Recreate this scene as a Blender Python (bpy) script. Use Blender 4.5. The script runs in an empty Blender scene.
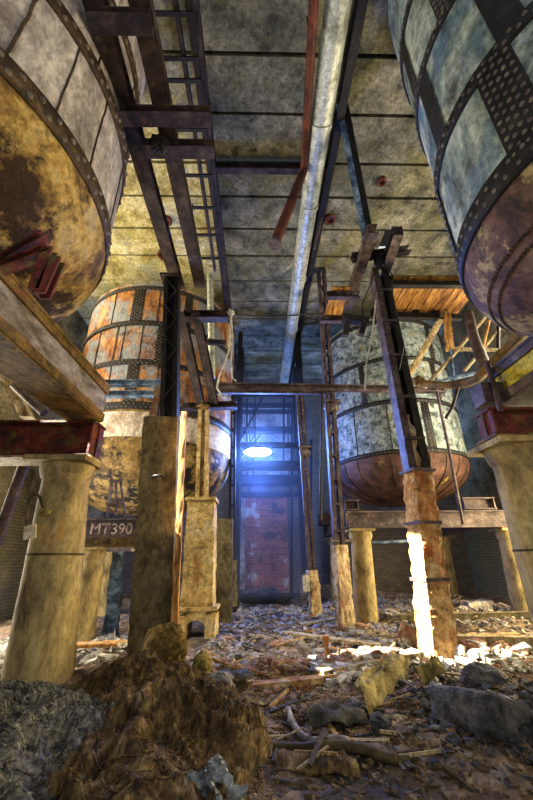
import bpy, math, random
from mathutils import Vector, Matrix, noise
PI = math.pi
R_ = math.radians
random.seed(11)
scene = bpy.context.scene
COL = scene.collection

# ------------------------------------------------------------------ camera
FOC, CAMZ = 360.0, 1.4
PITCH, YAW, ROLL = R_(24), R_(1.3), R_(-0.6)
cy_, sy_ = math.cos(YAW), math.sin(YAW)
fw = Vector((sy_*math.cos(PITCH), cy_*math.cos(PITCH), math.sin(PITCH)))
rt0 = Vector((cy_, -sy_, 0)); up0 = rt0.cross(fw)
rt = rt0*math.cos(ROLL) + up0*math.sin(ROLL)
up = up0*math.cos(ROLL) - rt0*math.sin(ROLL)
cam_d = bpy.data.cameras.new('camera'); cam = bpy.data.objects.new('camera', cam_d); COL.objects.link(cam)
cam.matrix_world = Matrix(((rt.x, up.x, -fw.x, 0), (rt.y, up.y, -fw.y, 0), (rt.z, up.z, -fw.z, CAMZ), (0, 0, 0, 1)))
cam_d.sensor_fit = 'VERTICAL'; cam_d.sensor_height = 24.0; cam_d.lens = 24.0*FOC/800.0
cam_d.clip_start = 0.05; cam_d.clip_end = 200
scene.camera = cam
def at(px, py, Y):
    d = rt*((px-266.5)/FOC) + up*(-(py-400)/FOC) + fw
    return Vector((0, 0, CAMZ)) + d*(Y/d.y)

# ------------------------------------------------------------------ world, sun, side fills, exposure
w = bpy.data.worlds.new('sky'); scene.world = w; w.use_nodes = True
bg = w.node_tree.nodes['Background']; bg.inputs[0].default_value = (0.92, 0.93, 0.95, 1); bg.inputs[1].default_value = 0.82
scene.view_settings.view_transform = 'Standard'; scene.view_settings.look = 'None'
scene.view_settings.gamma = 1; scene.view_settings.use_curve_mapping = False
scene.view_settings.exposure = 0.0
def lamp(name, kind, loc, energy, col, target=None, sx=1, sy=1, size=.1, spread=None):
    d = bpy.data.lights.new(name, kind); d.energy = energy; d.color = col
    if kind == 'AREA':
        d.shape = 'RECTANGLE'; d.size = sx; d.size_y = sy
        if spread: d.spread = spread
    elif kind == 'SUN': d.angle = size
    else: d.shadow_soft_size = size
    o = bpy.data.objects.new(name, d); COL.objects.link(o); o.location = loc
    if target is not None:
        o.rotation_euler = (Vector(target)-Vector(loc)).to_track_quat('-Z', 'Y').to_euler()
    return o
SUN_DIR = Vector((1.0, 0.10, -0.84)).normalized()
lamp('sun', 'SUN', (-12, 4, 14), 110.0, (1.0, 0.93, 0.82), target=Vector((-12, 4, 14))+SUN_DIR, size=R_(0.5))
# added fill areas in front of the side walls
lamp('fill_left_high', 'AREA', (-6.6, 7.0, 8.9), 330, (1.0, 0.86, 0.58), target=(-1.5, 7.0, 9.6), sx=4.5, sy=1.0)
lamp('fill_left_mid', 'AREA', (-6.6, 6.9, 4.6), 560, (1.0, 0.85, 0.60), target=(0, 6.6, 3.0), sx=2.2, sy=3.0)
lamp('fill_left_low', 'AREA', (-6.6, 8.0, 1.4), 650, (1.0, 0.95, 0.88), target=(0, 7.0, 0.0), sx=2.4, sy=2.2)
lamp('fill_left_far', 'AREA', (-6.6, 14.2, 6.5), 900, (0.42, 0.55, 1.0), target=(0, 13, 8.5), sx=3.0, sy=4.0)
lamp('fill_right_mid', 'AREA', (7.5, 7.0, 5.6), 620, (1.0, 0.85, 0.62), target=(0, 6.8, 4.5), sx=2.2, sy=3.0)
lamp('fill_right_low', 'AREA', (7.5, 7.9, 1.9), 900, (1.0, 0.80, 0.42), target=(-2.6, 5.6, 1.3), sx=1.6, sy=2.6)
lamp('fill_right_far', 'AREA', (7.5, 14.6, 6.5), 1000, (0.28, 0.44, 1.0), target=(1, 13, 8.5), sx=2.6, sy=4.0)

# ------------------------------------------------------------------ mesh builder
class MB:
    def __init__(s): s.v = []; s.f = []; s.sm = []; s.mi = []; s.m = 0
    def add(s, vs, fs, smooth=False):
        o = len(s.v); s.v += [tuple(v) for v in vs]
        for f in fs:
            s.f.append(tuple(i+o for i in f)); s.sm.append(smooth); s.mi.append(s.m)
        return s
    def box(s, c, size, M=None):
        hx, hy, hz = size[0]/2, size[1]/2, size[2]/2
        vs = [Vector((x*hx, y*hy, z*hz)) for z in (-1, 1) for y in (-1, 1) for x in (-1, 1)]
        if M is not None: vs = [M @ v for v in vs]
        c = Vector(c)
        return s.add([v+c for v in vs], [(0, 2, 3, 1), (4, 5, 7, 6), (0, 1, 5, 4), (2, 6, 7, 3), (0, 4, 6, 2), (1, 3, 7, 5)])
    def prism(s, p0, p1, prof, upv=(0, 0, 1)):
        p0, p1 = Vector(p0), Vector(p1); d = (p1-p0).normalized(); u = Vector(upv)
        if abs(d.dot(u)) > .98: u = Vector((0, 1, 0))
        a = d.cross(u).normalized(); b = a.cross(d).normalized()
        n = len(prof); vs = []
        for p in (p0, p1): vs += [p+a*x+b*y for x, y in prof]
        fs = [(i, (i+1) % n, n+(i+1) % n, n+i) for i in range(n)]
        fs += [tuple(range(n-1, -1, -1)), tuple(range(n, 2*n))]
        return s.add(vs, fs)
    def bar(s, p0, p1, wd, h, upv=(0, 0, 1)):
        return s.prism(p0, p1, [(-wd/2, -h/2), (wd/2, -h/2), (wd/2, h/2), (-wd/2, h/2)], upv)
    def ibeam(s, p0, p1, wd, h, t=.03, upv=(0, 0, 1)):
        W, H = wd/2, h/2
        for q in ([(-W, -H), (W, -H), (W, -H+t), (-W, -H+t)], [(-W, H-t), (W, H-t), (W, H), (-W, H)], [(-t/2, -H+t), (t/2, -H+t), (t/2, H-t), (-t/2, H-t)]):
            s.prism(p0, p1, q, upv)
        return s
    def channel(s, p0, p1, wd, h, t=.025, upv=(0, 0, 1), side=1):
        W, H = wd/2*side, h/2; T = t*side
        for q in ([(-W, -H), (W, -H), (W, -H+t), (-W, -H+t)], [(-W, H-t), (W, H-t), (W, H), (-W, H)], [(-W, -H+t), (-W+T, -H+t), (-W+T, H-t), (-W, H-t)]):
            s.prism(p0, p1, q if side > 0 else q[::-1], upv)
        return s
    def tube(s, pts, r, n=10, cap=True):
        pts = [Vector(p) for p in pts]; rings = []; a = None
        for i, p in enumerate(pts):
            d = (pts[min(i+1, len(pts)-1)]-pts[max(i-1, 0)]).normalized()
            if a is None: a = d.orthogonal().normalized()
            a = (a - d*a.dot(d)).normalized(); b = d.cross(a)
            rr = r[i] if isinstance(r, (list, tuple)) else r
            rings.append([p+(a*math.cos(2*PI*k/n)+b*math.sin(2*PI*k/n))*rr for k in range(n)])
        vs = [v for rg in rings for v in rg]; fs = []
        for i in range(len(pts)-1):
            for k in range(n):
                fs.append((i*n+k, i*n+(k+1) % n, (i+1)*n+(k+1) % n, (i+1)*n+k))
        s.add(vs, fs, True)
        if cap: s.add(rings[0]+rings[-1], [tuple(range(n-1, -1, -1)), tuple(range(n, 2*n))])
        return s
    def revolve(s, prof, c, n=48, a0=0, a1=360, smooth=True):
        cx, cy = c[0], c[1]; cz = c[2] if len(c) > 2 else 0
        full = abs(a1-a0) >= 359.9; m = n if full else n+1; vs = []
        for r, z in prof:
            for k in range(m):
                t = R_(a0+(a1-a0)*k/n); vs.append((cx+r*math.cos(t), cy+r*math.sin(t), cz+z))
        fs = []
        for i in range(len(prof)-1):
            for k in range(n):
                k2 = (k+1) % m
                fs.append((i*m+k, i*m+k2, (i+1)*m+k2, (i+1)*m+k))
        return s.add(vs, fs, smooth)
    def rivet(s, p, nrm, r):
        p = Vector(p); nrm = Vector(nrm).normalized(); a = nrm.orthogonal().normalized(); b = nrm.cross(a)
        vs = [p+(a*math.cos(k*PI/3)+b*math.sin(k*PI/3))*r for k in range(6)]
        vs += [p+nrm*r*.55+(a*math.cos(k*PI/3)+b*math.sin(k*PI/3))*r*.55 for k in range(6)]
        return s.add(vs, [(k, (k+1) % 6, 6+(k+1) % 6, 6+k) for k in range(6)]+[(6, 7, 8, 9, 10, 11)], True)
    def rough(s, p0, p1, w0, d0, w1=None, d1=None, seg=20, amp=.02, seed=0, freq=3.0, rotz=0, per=4):
        """a chipped square post from p0 up to p1"""
        p0, p1 = Vector(p0), Vector(p1); w1 = w1 or w0; d1 = d1 or d0
        ring = []
        for e in range(4):
            for k in range(per):
                t = k/per*2-1
                ring.append([(t, -1), (1, t), (-t, 1), (-1, -t)][e])
        n = len(ring); vs = []; cr, sr = math.cos(rotz), math.sin(rotz)
        for i in range(seg+1):
            f = i/seg; c = p0.lerp(p1, f); ww, dd = w0+(w1-w0)*f, d0+(d1-d0)*f
            for x, y in ring:
                X, Y = x*ww/2, y*dd/2
                q = Vector((X*cr-Y*sr, X*sr+Y*cr, 0))+c
                nz = noise.fractal(q*freq+Vector((seed*7.1, seed*3.3, 0)), 1.0, 2.0, 4)
                corner = abs(x)*abs(y)
                k = 1+amp*nz/(max(ww, dd)/2) - corner*amp*.8/(max(ww, dd)/2)*max(0, noise.noise(q*freq*1.7+Vector((seed, 0, 9)))+.3)
                vs.append(c+Vector((q.x-c.x, q.y-c.y, 0))*k)
        fs = [(i*n+k, i*n+(k+1) % n, (i+1)*n+(k+1) % n, (i+1)*n+k) for i in range(seg) for k in range(n)]
        fs += [tuple(range(n-1, -1, -1)), tuple(range(seg*n, seg*n+n))]
        return s.add(vs, fs)
    def lump(s, c, size, sub=3, amp=.25, freq=2.0, seed=0, M=None, flat=None, smooth=False):
        n1, n2 = 6*sub, 4*sub; c = Vector(c); vs = []
        for i in range(n2+1):
            ph = PI*i/n2
            for k in range(n1):
                th = 2*PI*k/n1
                v = Vector((math.sin(ph)*math.cos(th), math.sin(ph)*math.sin(th), math.cos(ph)))
                if flat:
                    v = Vector([math.copysign(abs(q)**flat, q) for q in v])
                v *= 1+amp*noise.fractal(v*freq+Vector((seed*5.3, seed*2.1, seed)), .9, 2.0, 4)
                v = Vector((v.x*size[0], v.y*size[1], v.z*size[2]))
                if M is not None: v = M @ v
                vs.append(c+v)
        fs = [(i*n1+k, (i+1)*n1+k, (i+1)*n1+(k+1) % n1, i*n1+(k+1) % n1) for i in range(n2) for k in range(n1)]
        return s.add(vs, fs, smooth)
    def build(s, name, mats, parent=None, base=None):
        if not isinstance(mats, (list, tuple)): mats = [mats]
        off = Vector((0, 0, 0))
        if parent is not None:
            p = parent
            while p is not None: off = off+Vector(p.location); p = p.parent
        elif base is not None: off = Vector(base)
        me = bpy.data.meshes.new(name)
        me.from_pydata([(v[0]-off.x, v[1]-off.y, v[2]-off.z) for v in s.v], [], s.f)
        for m in mats: me.materials.append(m)
        me.polygons.foreach_set('use_smooth', s.sm); me.polygons.foreach_set('material_index', s.mi)
        me.update()
        o = bpy.data.objects.new(name, me); COL.objects.link(o)
        if parent is not None: o.parent = parent
        elif base is not None: o.location = off
        return o
def tag(o, label=None, cat=None, group=None, kind=None):
    if label: o['label'] = label
    if cat: o['category'] = cat
    if group: o['group'] = group
    if kind: o['kind'] = kind
    return o
def thing(name, loc, label, cat, group=None):
    o = bpy.data.objects.new(name, None); COL.objects.link(o); o.location = loc; o.empty_display_size = .1
    return tag(o, label, cat, group)

# ------------------------------------------------------------------ materials
def hexc(h):
    h = h.lstrip('#'); r = [int(h[i:i+2], 16)/255 for i in (0, 2, 4)]
    return tuple((c/12.92 if c <= .04045 else ((c+.055)/1.055)**2.4) for c in r)+(1,)
def grunge(name, cols, scale=2.0, stretch=(1, 1, 1), rough=.85, metal=0.0, bump=.5, bscale=18, over=None, over2=None, seed=0, lo=.36, hi=.64, spec=.3, fine=13, speck=.5):
    """layered noise through a colour ramp, up to two layers of stain, bump"""
    m = bpy.data.materials.new(name); m.use_nodes = True; t = m.node_tree; N, L = t.nodes, t.links
    b = N['Principled BSDF']; b.inputs['Roughness'].default_value = rough; b.inputs['Metallic'].default_value = metal
    b.inputs['Specular IOR Level'].default_value = spec
    tc = N.new('ShaderNodeTexCoord'); mp = N.new('ShaderNodeMapping'); L.new(tc.outputs['Object'], mp.inputs[0])
    mp.inputs['Scale'].default_value = stretch; mp.inputs['Location'].default_value = (seed*3.7, seed*1.9, seed*5.1)
    n1 = N.new('ShaderNodeTexNoise'); n1.inputs['Scale'].default_value = scale; n1.inputs['Detail'].default_value = 12; n1.inputs['Roughness'].default_value = .68
    n1.inputs['Distortion'].default_value = .4
    L.new(mp.outputs[0], n1.inputs[0])
    cr = N.new('ShaderNodeValToRGB'); L.new(n1.outputs['Fac'], cr.inputs[0]); e = cr.color_ramp.elements
    k = len(cols); 
    while len(e) < k: e.new(.5)
    for i, c in enumerate(cols):
        e[i].position = lo+(hi-lo)*i/(k-1); e[i].color = hexc(c)
    out = cr.outputs[0]
    for j, ov in enumerate((over, over2)):
        if not ov: continue
        c, sc, a, z = ov[:4]; st = ov[4] if len(ov) > 4 else (1, 1, 1)
        mp2 = N.new('ShaderNodeMapping'); L.new(tc.outputs['Object'], mp2.inputs[0]); mp2.inputs['Scale'].default_value = st
        mp2.inputs['Location'].default_value = (7.7+seed+j*4, seed*2.3, j*9.1)
        n2 = N.new('ShaderNodeTexNoise'); n2.inputs['Scale'].default_value = sc; n2.inputs['Detail'].default_value = 10; n2.inputs['Roughness'].default_value = .7
        L.new(mp2.outputs[0], n2.inputs[0])
        mr = N.new('ShaderNodeMapRange'); mr.inputs['From Min'].default_value = a; mr.inputs['From Max'].default_value = z
        L.new(n2.outputs['Fac'], mr.inputs['Value'])
        mx = N.new('ShaderNodeMix'); mx.data_type = 'RGBA'; L.new(mr.outputs[0], mx.inputs[0]); L.new(out, mx.inputs[6]); mx.inputs[7].default_value = hexc(c)
        out = mx.outputs[2]
    nf = N.new('ShaderNodeTexNoise'); nf.inputs['Scale'].default_value = fine; nf.inputs['Detail'].default_value = 6; nf.inputs['Roughness'].default_value = .75
    L.new(mp.outputs[0], nf.inputs[0])
    mf = N.new('ShaderNodeMapRange'); mf.inputs['From Min'].default_value = .36; mf.inputs['From Max'].default_value = .64; mf.inputs['To Min'].default_value = 1-speck; mf.inputs['To Max'].default_value = 1+speck*.45
    L.new(nf.outputs['Fac'], mf.inputs['Value'])
    vm = N.new('ShaderNodeMix'); vm.data_type = 'RGBA'; vm.blend_type = 'MULTIPLY'; vm.inputs[0].default_value = 1; L.new(out, vm.inputs[6]); L.new(mf.outputs[0], vm.inputs[7]); out = vm.outputs[2]
    L.new(out, b.inputs['Base Color'])
    if bump:
        nb = N.new('ShaderNodeTexNoise'); nb.inputs['Scale'].default_value = bscale; nb.inputs['Detail'].default_value = 8; nb.inputs['Roughness'].default_value = .7
        L.new(mp.outputs[0], nb.inputs[0])
        bp = N.new('ShaderNodeBump'); bp.inputs['Strength'].default_value = bump; bp.inputs['Distance'].default_value = .06
        L.new(nb.outputs['Fac'], bp.inputs['Height']); L.new(bp.outputs[0], b.inputs['Normal'])
    return m
def brickmat(name, c1, c2, mortar, scale=1.0, bw=.26, rh=.085, stain=None, axis='XZ'):
    m = bpy.data.materials.new(name); m.use_nodes = True; t = m.node_tree; N, L = t.nodes, t.links
    b = N['Principled BSDF']; b.inputs['Roughness'].default_value = .9
    tc = N.new('ShaderNodeTexCoord'); sp = N.new('ShaderNodeSeparateXYZ'); cb = N.new('ShaderNodeCombineXYZ')
    L.new(tc.outputs['Object'], sp.inputs[0]); L.new(sp.outputs[0 if axis == 'XZ' else 1], cb.inputs[0]); L.new(sp.outputs[2], cb.inputs[1])
    br = N.new('ShaderNodeTexBrick'); L.new(cb.outputs[0], br.inputs['Vector'])
    br.inputs['Color1'].default_value = hexc(c1); br.inputs['Color2'].default_value = hexc(c2); br.inputs['Mortar'].default_value = hexc(mortar)
    br.inputs['Scale'].default_value = scale; br.inputs['Brick Width'].default_value = bw; br.inputs['Row Height'].default_value = rh; br.inputs['Mortar Size'].default_value = .008
    out = br.outputs[0]
    n = N.new('ShaderNodeTexNoise'); n.inputs['Scale'].default_value = 1.1; n.inputs['Detail'].default_value = 10; n.inputs['Roughness'].default_value = .7
    L.new(tc.outputs['Object'], n.inputs[0])
    for col, a, z in (stain or []):
        mr = N.new('ShaderNodeMapRange'); mr.inputs['From Min'].default_value = a; mr.inputs['From Max'].default_value = z; L.new(n.outputs['Fac'], mr.inputs['Value'])
        mx = N.new('ShaderNodeMix'); mx.data_type = 'RGBA'; L.new(mr.outputs[0], mx.inputs[0]); L.new(out, mx.inputs[6]); mx.inputs[7].default_value = hexc(col); out = mx.outputs[2]
    L.new(out, b.inputs['Base Color'])
    bp = N.new('ShaderNodeBump'); bp.inputs['Strength'].default_value = .6; bp.inputs['Distance'].default_value = .02; bp.invert = True
    L.new(br.outputs['Fac'], bp.inputs['Height']); L.new(bp.outputs[0], b.inputs['Normal'])
    return m
def glow(name, col, st):
    m = bpy.data.materials.new(name); m.use_nodes = True; b = m.node_tree.nodes['Principled BSDF']
    b.inputs['Emission Color'].default_value = col; b.inputs['Emission Strength'].default_value = st; b.inputs['Base Color'].default_value = (.8, .8, .8, 1); return m

M = {}
M['ceil'] = grunge('ceiling_concrete', ['#3e3e32', '#6b6a56', '#86836b', '#a8a286'], 1.3, rough=.9, bump=.7, bscale=9, over=('#3c3a2c', 2.6, .52, .66), over2=('#6e6a48', .8, .52, .62))
M['ceil_warm_lit'] = grunge('ceiling_warm_light_tint', ['#857a4c', '#b3a86c', '#cdc494', '#d0cdb2'], 1.4, rough=.9, bump=.6, bscale=9, over=('#8a7434', 2.2, .54, .66), over2=('#a8a58a', .9, .52, .6))  # warm light put into the colour of the left ceiling panels
M['roof'] = grunge('roof_dark', ['#0c0c0c', '#1a1815'], 3)
M['floor'] = grunge('dirt_floor', ['#403122', '#6f5a43', '#8f7a61', '#a8937b'], 2.2, rough=.95, bump=1.0, bscale=22, over=('#4a4a50', .5, .5, .62), over2=('#3a2a18', 5, .55, .7))
M['plaster'] = grunge('wall_plaster', ['#5a553f', '#8b8568', '#a8a284', '#7a7a70'], .9, rough=.95, bump=.6, over=('#5c4f34', 2, .52, .66))
M['brick_rear'] = brickmat('dark_brick', '#5f564c', '#72685a', '#35322f', stain=[('#3c3a3a', .55, .7)])
M['brick_red'] = brickmat('red_brick', '#7d3f30', '#a3624c', '#8a7a6c', bw=.34, rh=.12, stain=[('#b0a596', .57, .62), ('#4a3a34', .47, .40)])
M['plaster_pale'] = grunge('pale_plaster', ['#6c6a66', '#a3a09a', '#c2bfb8'], .8, rough=.95, bump=.5, over=('#5f5348', 1.6, .52, .64))
M['brown'] = grunge('brown_steel', ['#171211', '#2b211e', '#3c302c', '#51443e'], 4, rough=.65, metal=.2, bump=.3, over=('#6e4a34', 6, .6, .75))
M['dark'] = grunge('dark_steel', ['#0f0e0e', '#1d1a19', '#2c2623'], 5, rough=.6, metal=.2, bump=.3, over=('#5a3a24', 5, .62, .78))
M['mauve'] = grunge('mauve_painted_steel', ['#292020', '#423535', '#584a48', '#736664'], 3.5, rough=.6, metal=.15, bump=.3, over=('#3a221a', 4, .55, .7))
M['red'] = grunge('red_lead_steel', ['#220d0a', '#4a1912', '#692519', '#554624'], 4, rough=.7, metal=.1, bump=.4, over=('#57501f', 3.2, .53, .62), over2=('#1b100c', 5, .55, .7))
M['girder_web'] = grunge('flaking_grey_web', ['#4a3f38', '#6e625a', '#928a88', '#a8a2a6'], 3.2, stretch=(1, .35, 1), rough=.7, metal=.1, bump=.5, over=('#6b452a', 2.4, .56, .7))
M['girder'] = grunge('rusty_olive_girder', ['#2e2415', '#5a4622', '#7b602d', '#6e5a38'], 2.6, rough=.75, metal=.1, bump=.4, over=('#8a4a2c', 2.1, .58, .7))
M['yellow_web'] = grunge('yellow_flaked_web', ['#6d5d14', '#a8941e', '#c7b63a', '#7d7a3a'], 3, rough=.8, bump=.5, over=('#4f4a28', 3, .56, .66))
M['column'] = grunge('stained_concrete_column', ['#544731', '#85744c', '#a08d5c', '#b3a276'], 2.2, stretch=(1, 1, .5), rough=.9, bump=.3, over=('#4c4730', 1.0, .48, .66, (1, 1, .35)), over2=('#a8742e', 1.8, .57, .68, (1, 1, .4)), fine=18, speck=.35)
M['pillar'] = grunge('olive_concrete_pillar', ['#3e3620', '#5e5336', '#6f6444', '#80754f'], 3, stretch=(1, 1, .6), rough=.92, bump=.6, over=('#39321f', 2, .54, .66))
M['pillar_ochre'] = grunge('ochre_rendered_brick', ['#7a6535', '#b79a5a', '#d1b878', '#c9bd98'], 2.4, rough=.9, bump=.6, over=('#9a6a34', 2.6, .54, .66, (1, 1, .3)), over2=('#6a5c40', 6, .56, .7, (.3, .3, 2)))
M['post'] = grunge('spalled_concrete_post', ['#7a5530', '#b58650', '#cba870', '#d4c49c'], 4, rough=.92, bump=1.0, bscale=14, speck=.4, over=('#b0602a', 1.8, .55, .66), over2=('#4d3c24', 5, .55, .7))
M['post_pale'] = grunge('peeling_cream_post', ['#6e563a', '#a98f66', '#c9b38a', '#b9b0a0'], 4, stretch=(1, 1, .4), rough=.9, bump=1.0, bscale=14, over=('#8c4a2a', 2.4, .54, .64), over2=('#4d4236', 5, .56, .7))
M['wood'] = grunge('orange_planks', ['#4a2c10', '#8a5a22', '#b88238', '#c99a52'], 3, stretch=(5, .6, 1), rough=.8, bump=.5, over=('#5a3614', 5, .56, .7, (3, .5, 1)))
M['wood_x'] = grunge('orange_timber', ['#5a3a18', '#a87638', '#cf9a52', '#dcae6c'], 3, stretch=(3, 3, .4), rough=.8, bump=.4, over=('#6b431c', 5, .56, .7))
M['wood_pale'] = grunge('weathered_timber', ['#5c4c30', '#92805a', '#b3a277', '#a39a84'], 4, stretch=(2, 2, .5), rough=.85, bump=.5, over=('#4a3c24', 4, .56, .7))
M['silver'] = grunge('galvanised_pipe', ['#84887c', '#aeb4a4', '#c5cbbd', '#9a9c8c'], 2, rough=.42, metal=.35, bump=.25, over=('#6e6a48', 2.2, .56, .7))
M['brown_pipe'] = grunge('rust_brown_pipe', ['#3a1a14', '#5c2c22', '#6f3c2e'], 4, rough=.6, metal=.1, bump=.3, over=('#8a6a50', 5, .62, .76))
M['blueish'] = grunge('blue_paint_and_light', ['#22304a', '#3f5878', '#6e8aa6', '#9ab0be'], 4, rough=.7, bump=.5, over=('#2a2018', 3, .5, .64))  # flaking paint; also stands for blue light on the brace and pipe stub
M['plate_grey'] = grunge('limewashed_plate', ['#6a625c', '#8f8780', '#b0a79e', '#c2bab2'], 1.8, stretch=(1, 1, .45), rough=.8, bump=.35, bscale=14, over=('#6f665c', 1.3, .5, .68), over2=('#57442c', 4, .62, .76))
M['plate_green'] = grunge('verdigris_plate', ['#38423f', '#78877e', '#adb8a8', '#cbcbb2'], 1.9, stretch=(1, 1, .6), rough=.75, bump=.4, bscale=12, over=('#4a6a84', 1.1, .5, .64), over2=('#3a3a34', 2.2, .55, .68))
M['plate_rust'] = grunge('orange_rusted_plate', ['#43271a', '#8f5226', '#b8813f', '#b0a288'], 1.7, stretch=(1.6, 1.6, .7), rough=.75, bump=.4, over=('#858c92', .9, .46, .56), over2=('#5a3a22', 2.6, .53, .64))
M['plate_pale'] = grunge('pale_scoured_plate', ['#8c7a66', '#c2b6a4', '#dcd4c8', '#cfc0a2'], 1.7, stretch=(1, 1, .7), rough=.75, bump=.35, over=('#a8683a', 1.9, .56, .68))
M['plate_blue'] = grunge('grey_blue_mottled_plate', ['#363e3c', '#6d7b7c', '#95a19f', '#b0b4a6'], 4.2, rough=.75, bump=.4, bscale=12, over=('#2e3430', 5.5, .53, .62), over2=('#8a8462', 1.5, .56, .66))
M['hoop'] = grunge('black_riveted_steel', ['#0e0f12', '#1c1c1f', '#2a2826'], 5, rough=.55, metal=.3, bump=.3, over=('#4a3a28', 5, .62, .76))
M['hoop_rust'] = grunge('brown_riveted_steel', ['#21180e', '#3d2e1a', '#544028'], 5, rough=.65, metal=.2, bump=.3, over=('#7a6038', 5, .6, .74))
M['rivet'] = grunge('worn_rivet_heads', ['#3a332a', '#5e5548', '#7a7060'], 6, rough=.5, metal=.3, bump=.2)
M['dish_gold'] = grunge('ochre_scaled_dish', ['#4f3a1c', '#8a6c34', '#b09450', '#a3926a'], 2.2, rough=.85, bump=.6, bscale=12, over=('#33210f', 1.3, .47, .55), over2=('#c9b074', 3, .6, .72))
M['dish_brown'] = grunge('brown_patched_dish', ['#2c201a', '#523a30', '#6b4e42', '#7d6656'], 2.2, rough=.75, bump=.4, over=('#a08c5c', 1.5, .53, .57), over2=('#5e4a40', 2.4, .54, .6))
M['dish_red'] = grunge('red_brown_dish', ['#2c1c18', '#4f332a', '#66453a', '#6e5a40'], 1.8, rough=.75, bump=.35, over=('#b09a3e', 1.7, .62, .65), over2=('#3c2a26', 3, .55, .7))
M['dish_black'] = grunge('ochre_and_black_dish', ['#5e4722', '#8c703a', '#a88d55'], 2.0, rough=.8, bump=.4, over=('#1c140e', 2.2, .47, .56), over2=('#b5a070', 5, .6, .68))
M['stone'] = grunge('grey_rubble', ['#4e4a46', '#78736e', '#9b948b', '#b3aa9c'], 5, rough=.95, bump=.6)
M['crumb'] = grunge('brown_dirt_crumbs', ['#3a2c1e', '#5e4a36', '#7d6750', '#93806a'], 5, rough=.95, bump=.4)
M['boulder'] = grunge('dark_slag', ['#29292b', '#434346', '#59595c', '#6e6962'], 4, rough=.92, bump=1.0, bscale=16, over=('#6a5a48', 3, .6, .72))
M['brickbit'] = grunge('broken_brick', ['#5e4030', '#8c6148', '#ab8464', '#c4a68a'], 4, rough=.95, bump=.6, over=('#c9bfae', 3, .56, .66))
M['heap_grey'] = grunge('grey_fibre_heap', ['#333332', '#63615c', '#8b887e', '#a8a593'], 16, stretch=(1, 1, 1), rough=1, bump=1.0, bscale=40, over=('#2a2620', 2, .55, .7))
M['heap_brown'] = grunge('brown_matted_burlap', ['#33261a', '#5a4528', '#7d6640', '#9c8558'], 9, stretch=(1.6, .5, 1), rough=1, bump=1.0, bscale=30, over=('#3c2c1c', 2.0, .52, .66), over2=('#8a785c', 3, .58, .7))
M['burlap'] = grunge('net_sack', ['#4a3a1a', '#7d652e', '#a3884a'], 22, rough=1, bump=1.0, bscale=60)
M['tarp'] = grunge('olive_tarpaulin', ['#3a3218', '#6a5c2c', '#8c7c40', '#a5955c'], 4, rough=.85, bump=.5)
M['rag'] = grunge('grey_rag', ['#222220', '#3f3e38', '#5a564a'], 5, rough=.95, bump=.5)
M['cord'] = grunge('pale_cord', ['#8a8678', '#b9b5a6', '#cfcabb'], 8, rough=.8, bump=.1)
M['hose'] = grunge('dark_hose', ['#241d14', '#40361f', '#5a4c30'], 6, rough=.8, bump=.2)
M['wire'] = grunge('dark_wire', ['#0c0c0c', '#1c1a18'], 6, rough=.6, bump=0)
M['cream'] = grunge('cream_tag', ['#a89a78', '#c9bb98', '#d4c9aa'], 5, rough=.8, bump=.2)
M['white'] = grunge('white_stencil_paint', ['#5e4e4a', '#a8988f', '#c4b6ae'], 9, rough=.9, bump=.1)
M['bag'] = grunge('clear_plastic_wrap', ['#23262a', '#4a5058', '#8a929c', '#59603a'], 7, rough=.1, spec=.9, bump=.6, bscale=9)
M['fluor'] = glow('lamp_glow', (.45, .62, 1, 1), 60)

# ------------------------------------------------------------------ setting: walls, floor, ceiling
CZ = 10.0
XL, XR, YR = -6.8, 7.7, 16.6
def fnoise(x, y, f, s=0): return noise.fractal(Vector((x*f, y*f, s)), 1.0, 2.0, 4)
def ground(x, y):
    z = .05*fnoise(x, y, 1.6)+.05*fnoise(x, y, .5, 3)
    z += .10*math.exp(-((x-2.6)/.7)**2-((y-4.2)/.9)**2)            # slope under the boulder
    z += .16*math.exp(-((y-5.75-.12*x)/.35)**2)*(1/(1+math.exp(-3*(x+.4))))   # ridge of rubble across the aisle
    z += .10*math.exp(-((x+2.6)/1.6)**2-((y-5.0)/1.6)**2)
    z += .22/(1+math.exp(-2.5*(x-2.6)))*(1/(1+math.exp(-2*(y-8))))
    z += .25*math.exp(-((y-15.6)/1.3)**2)
    z += .16*max(0, fnoise(x, y, 1.1, 7))*(1 if y > 5 else .5)
    return z
mb = MB(); nx, ny = 240, 330
for j in range(ny+1):
    y = 1.5+(YR+.1-1.5)*(j/ny)**1.6 if j else -1
    for i in range(nx+1):
        x = XL-.1+(XR-XL+.2)*i/nx
        mb.v.append((x, y, ground(x, y)+.035*noise.fractal(Vector((x*7, y*7, 1)), .7, 2.0, 5)))
for j in range(ny):
    for i in range(nx):
        a = j*(nx+1)+i; mb.f.append((a, a+1, a+nx+2, a+nx+1)); mb.sm.append(True); mb.mi.append(0)
tag(mb.build('floor', M['floor']), kind='structure')

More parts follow.
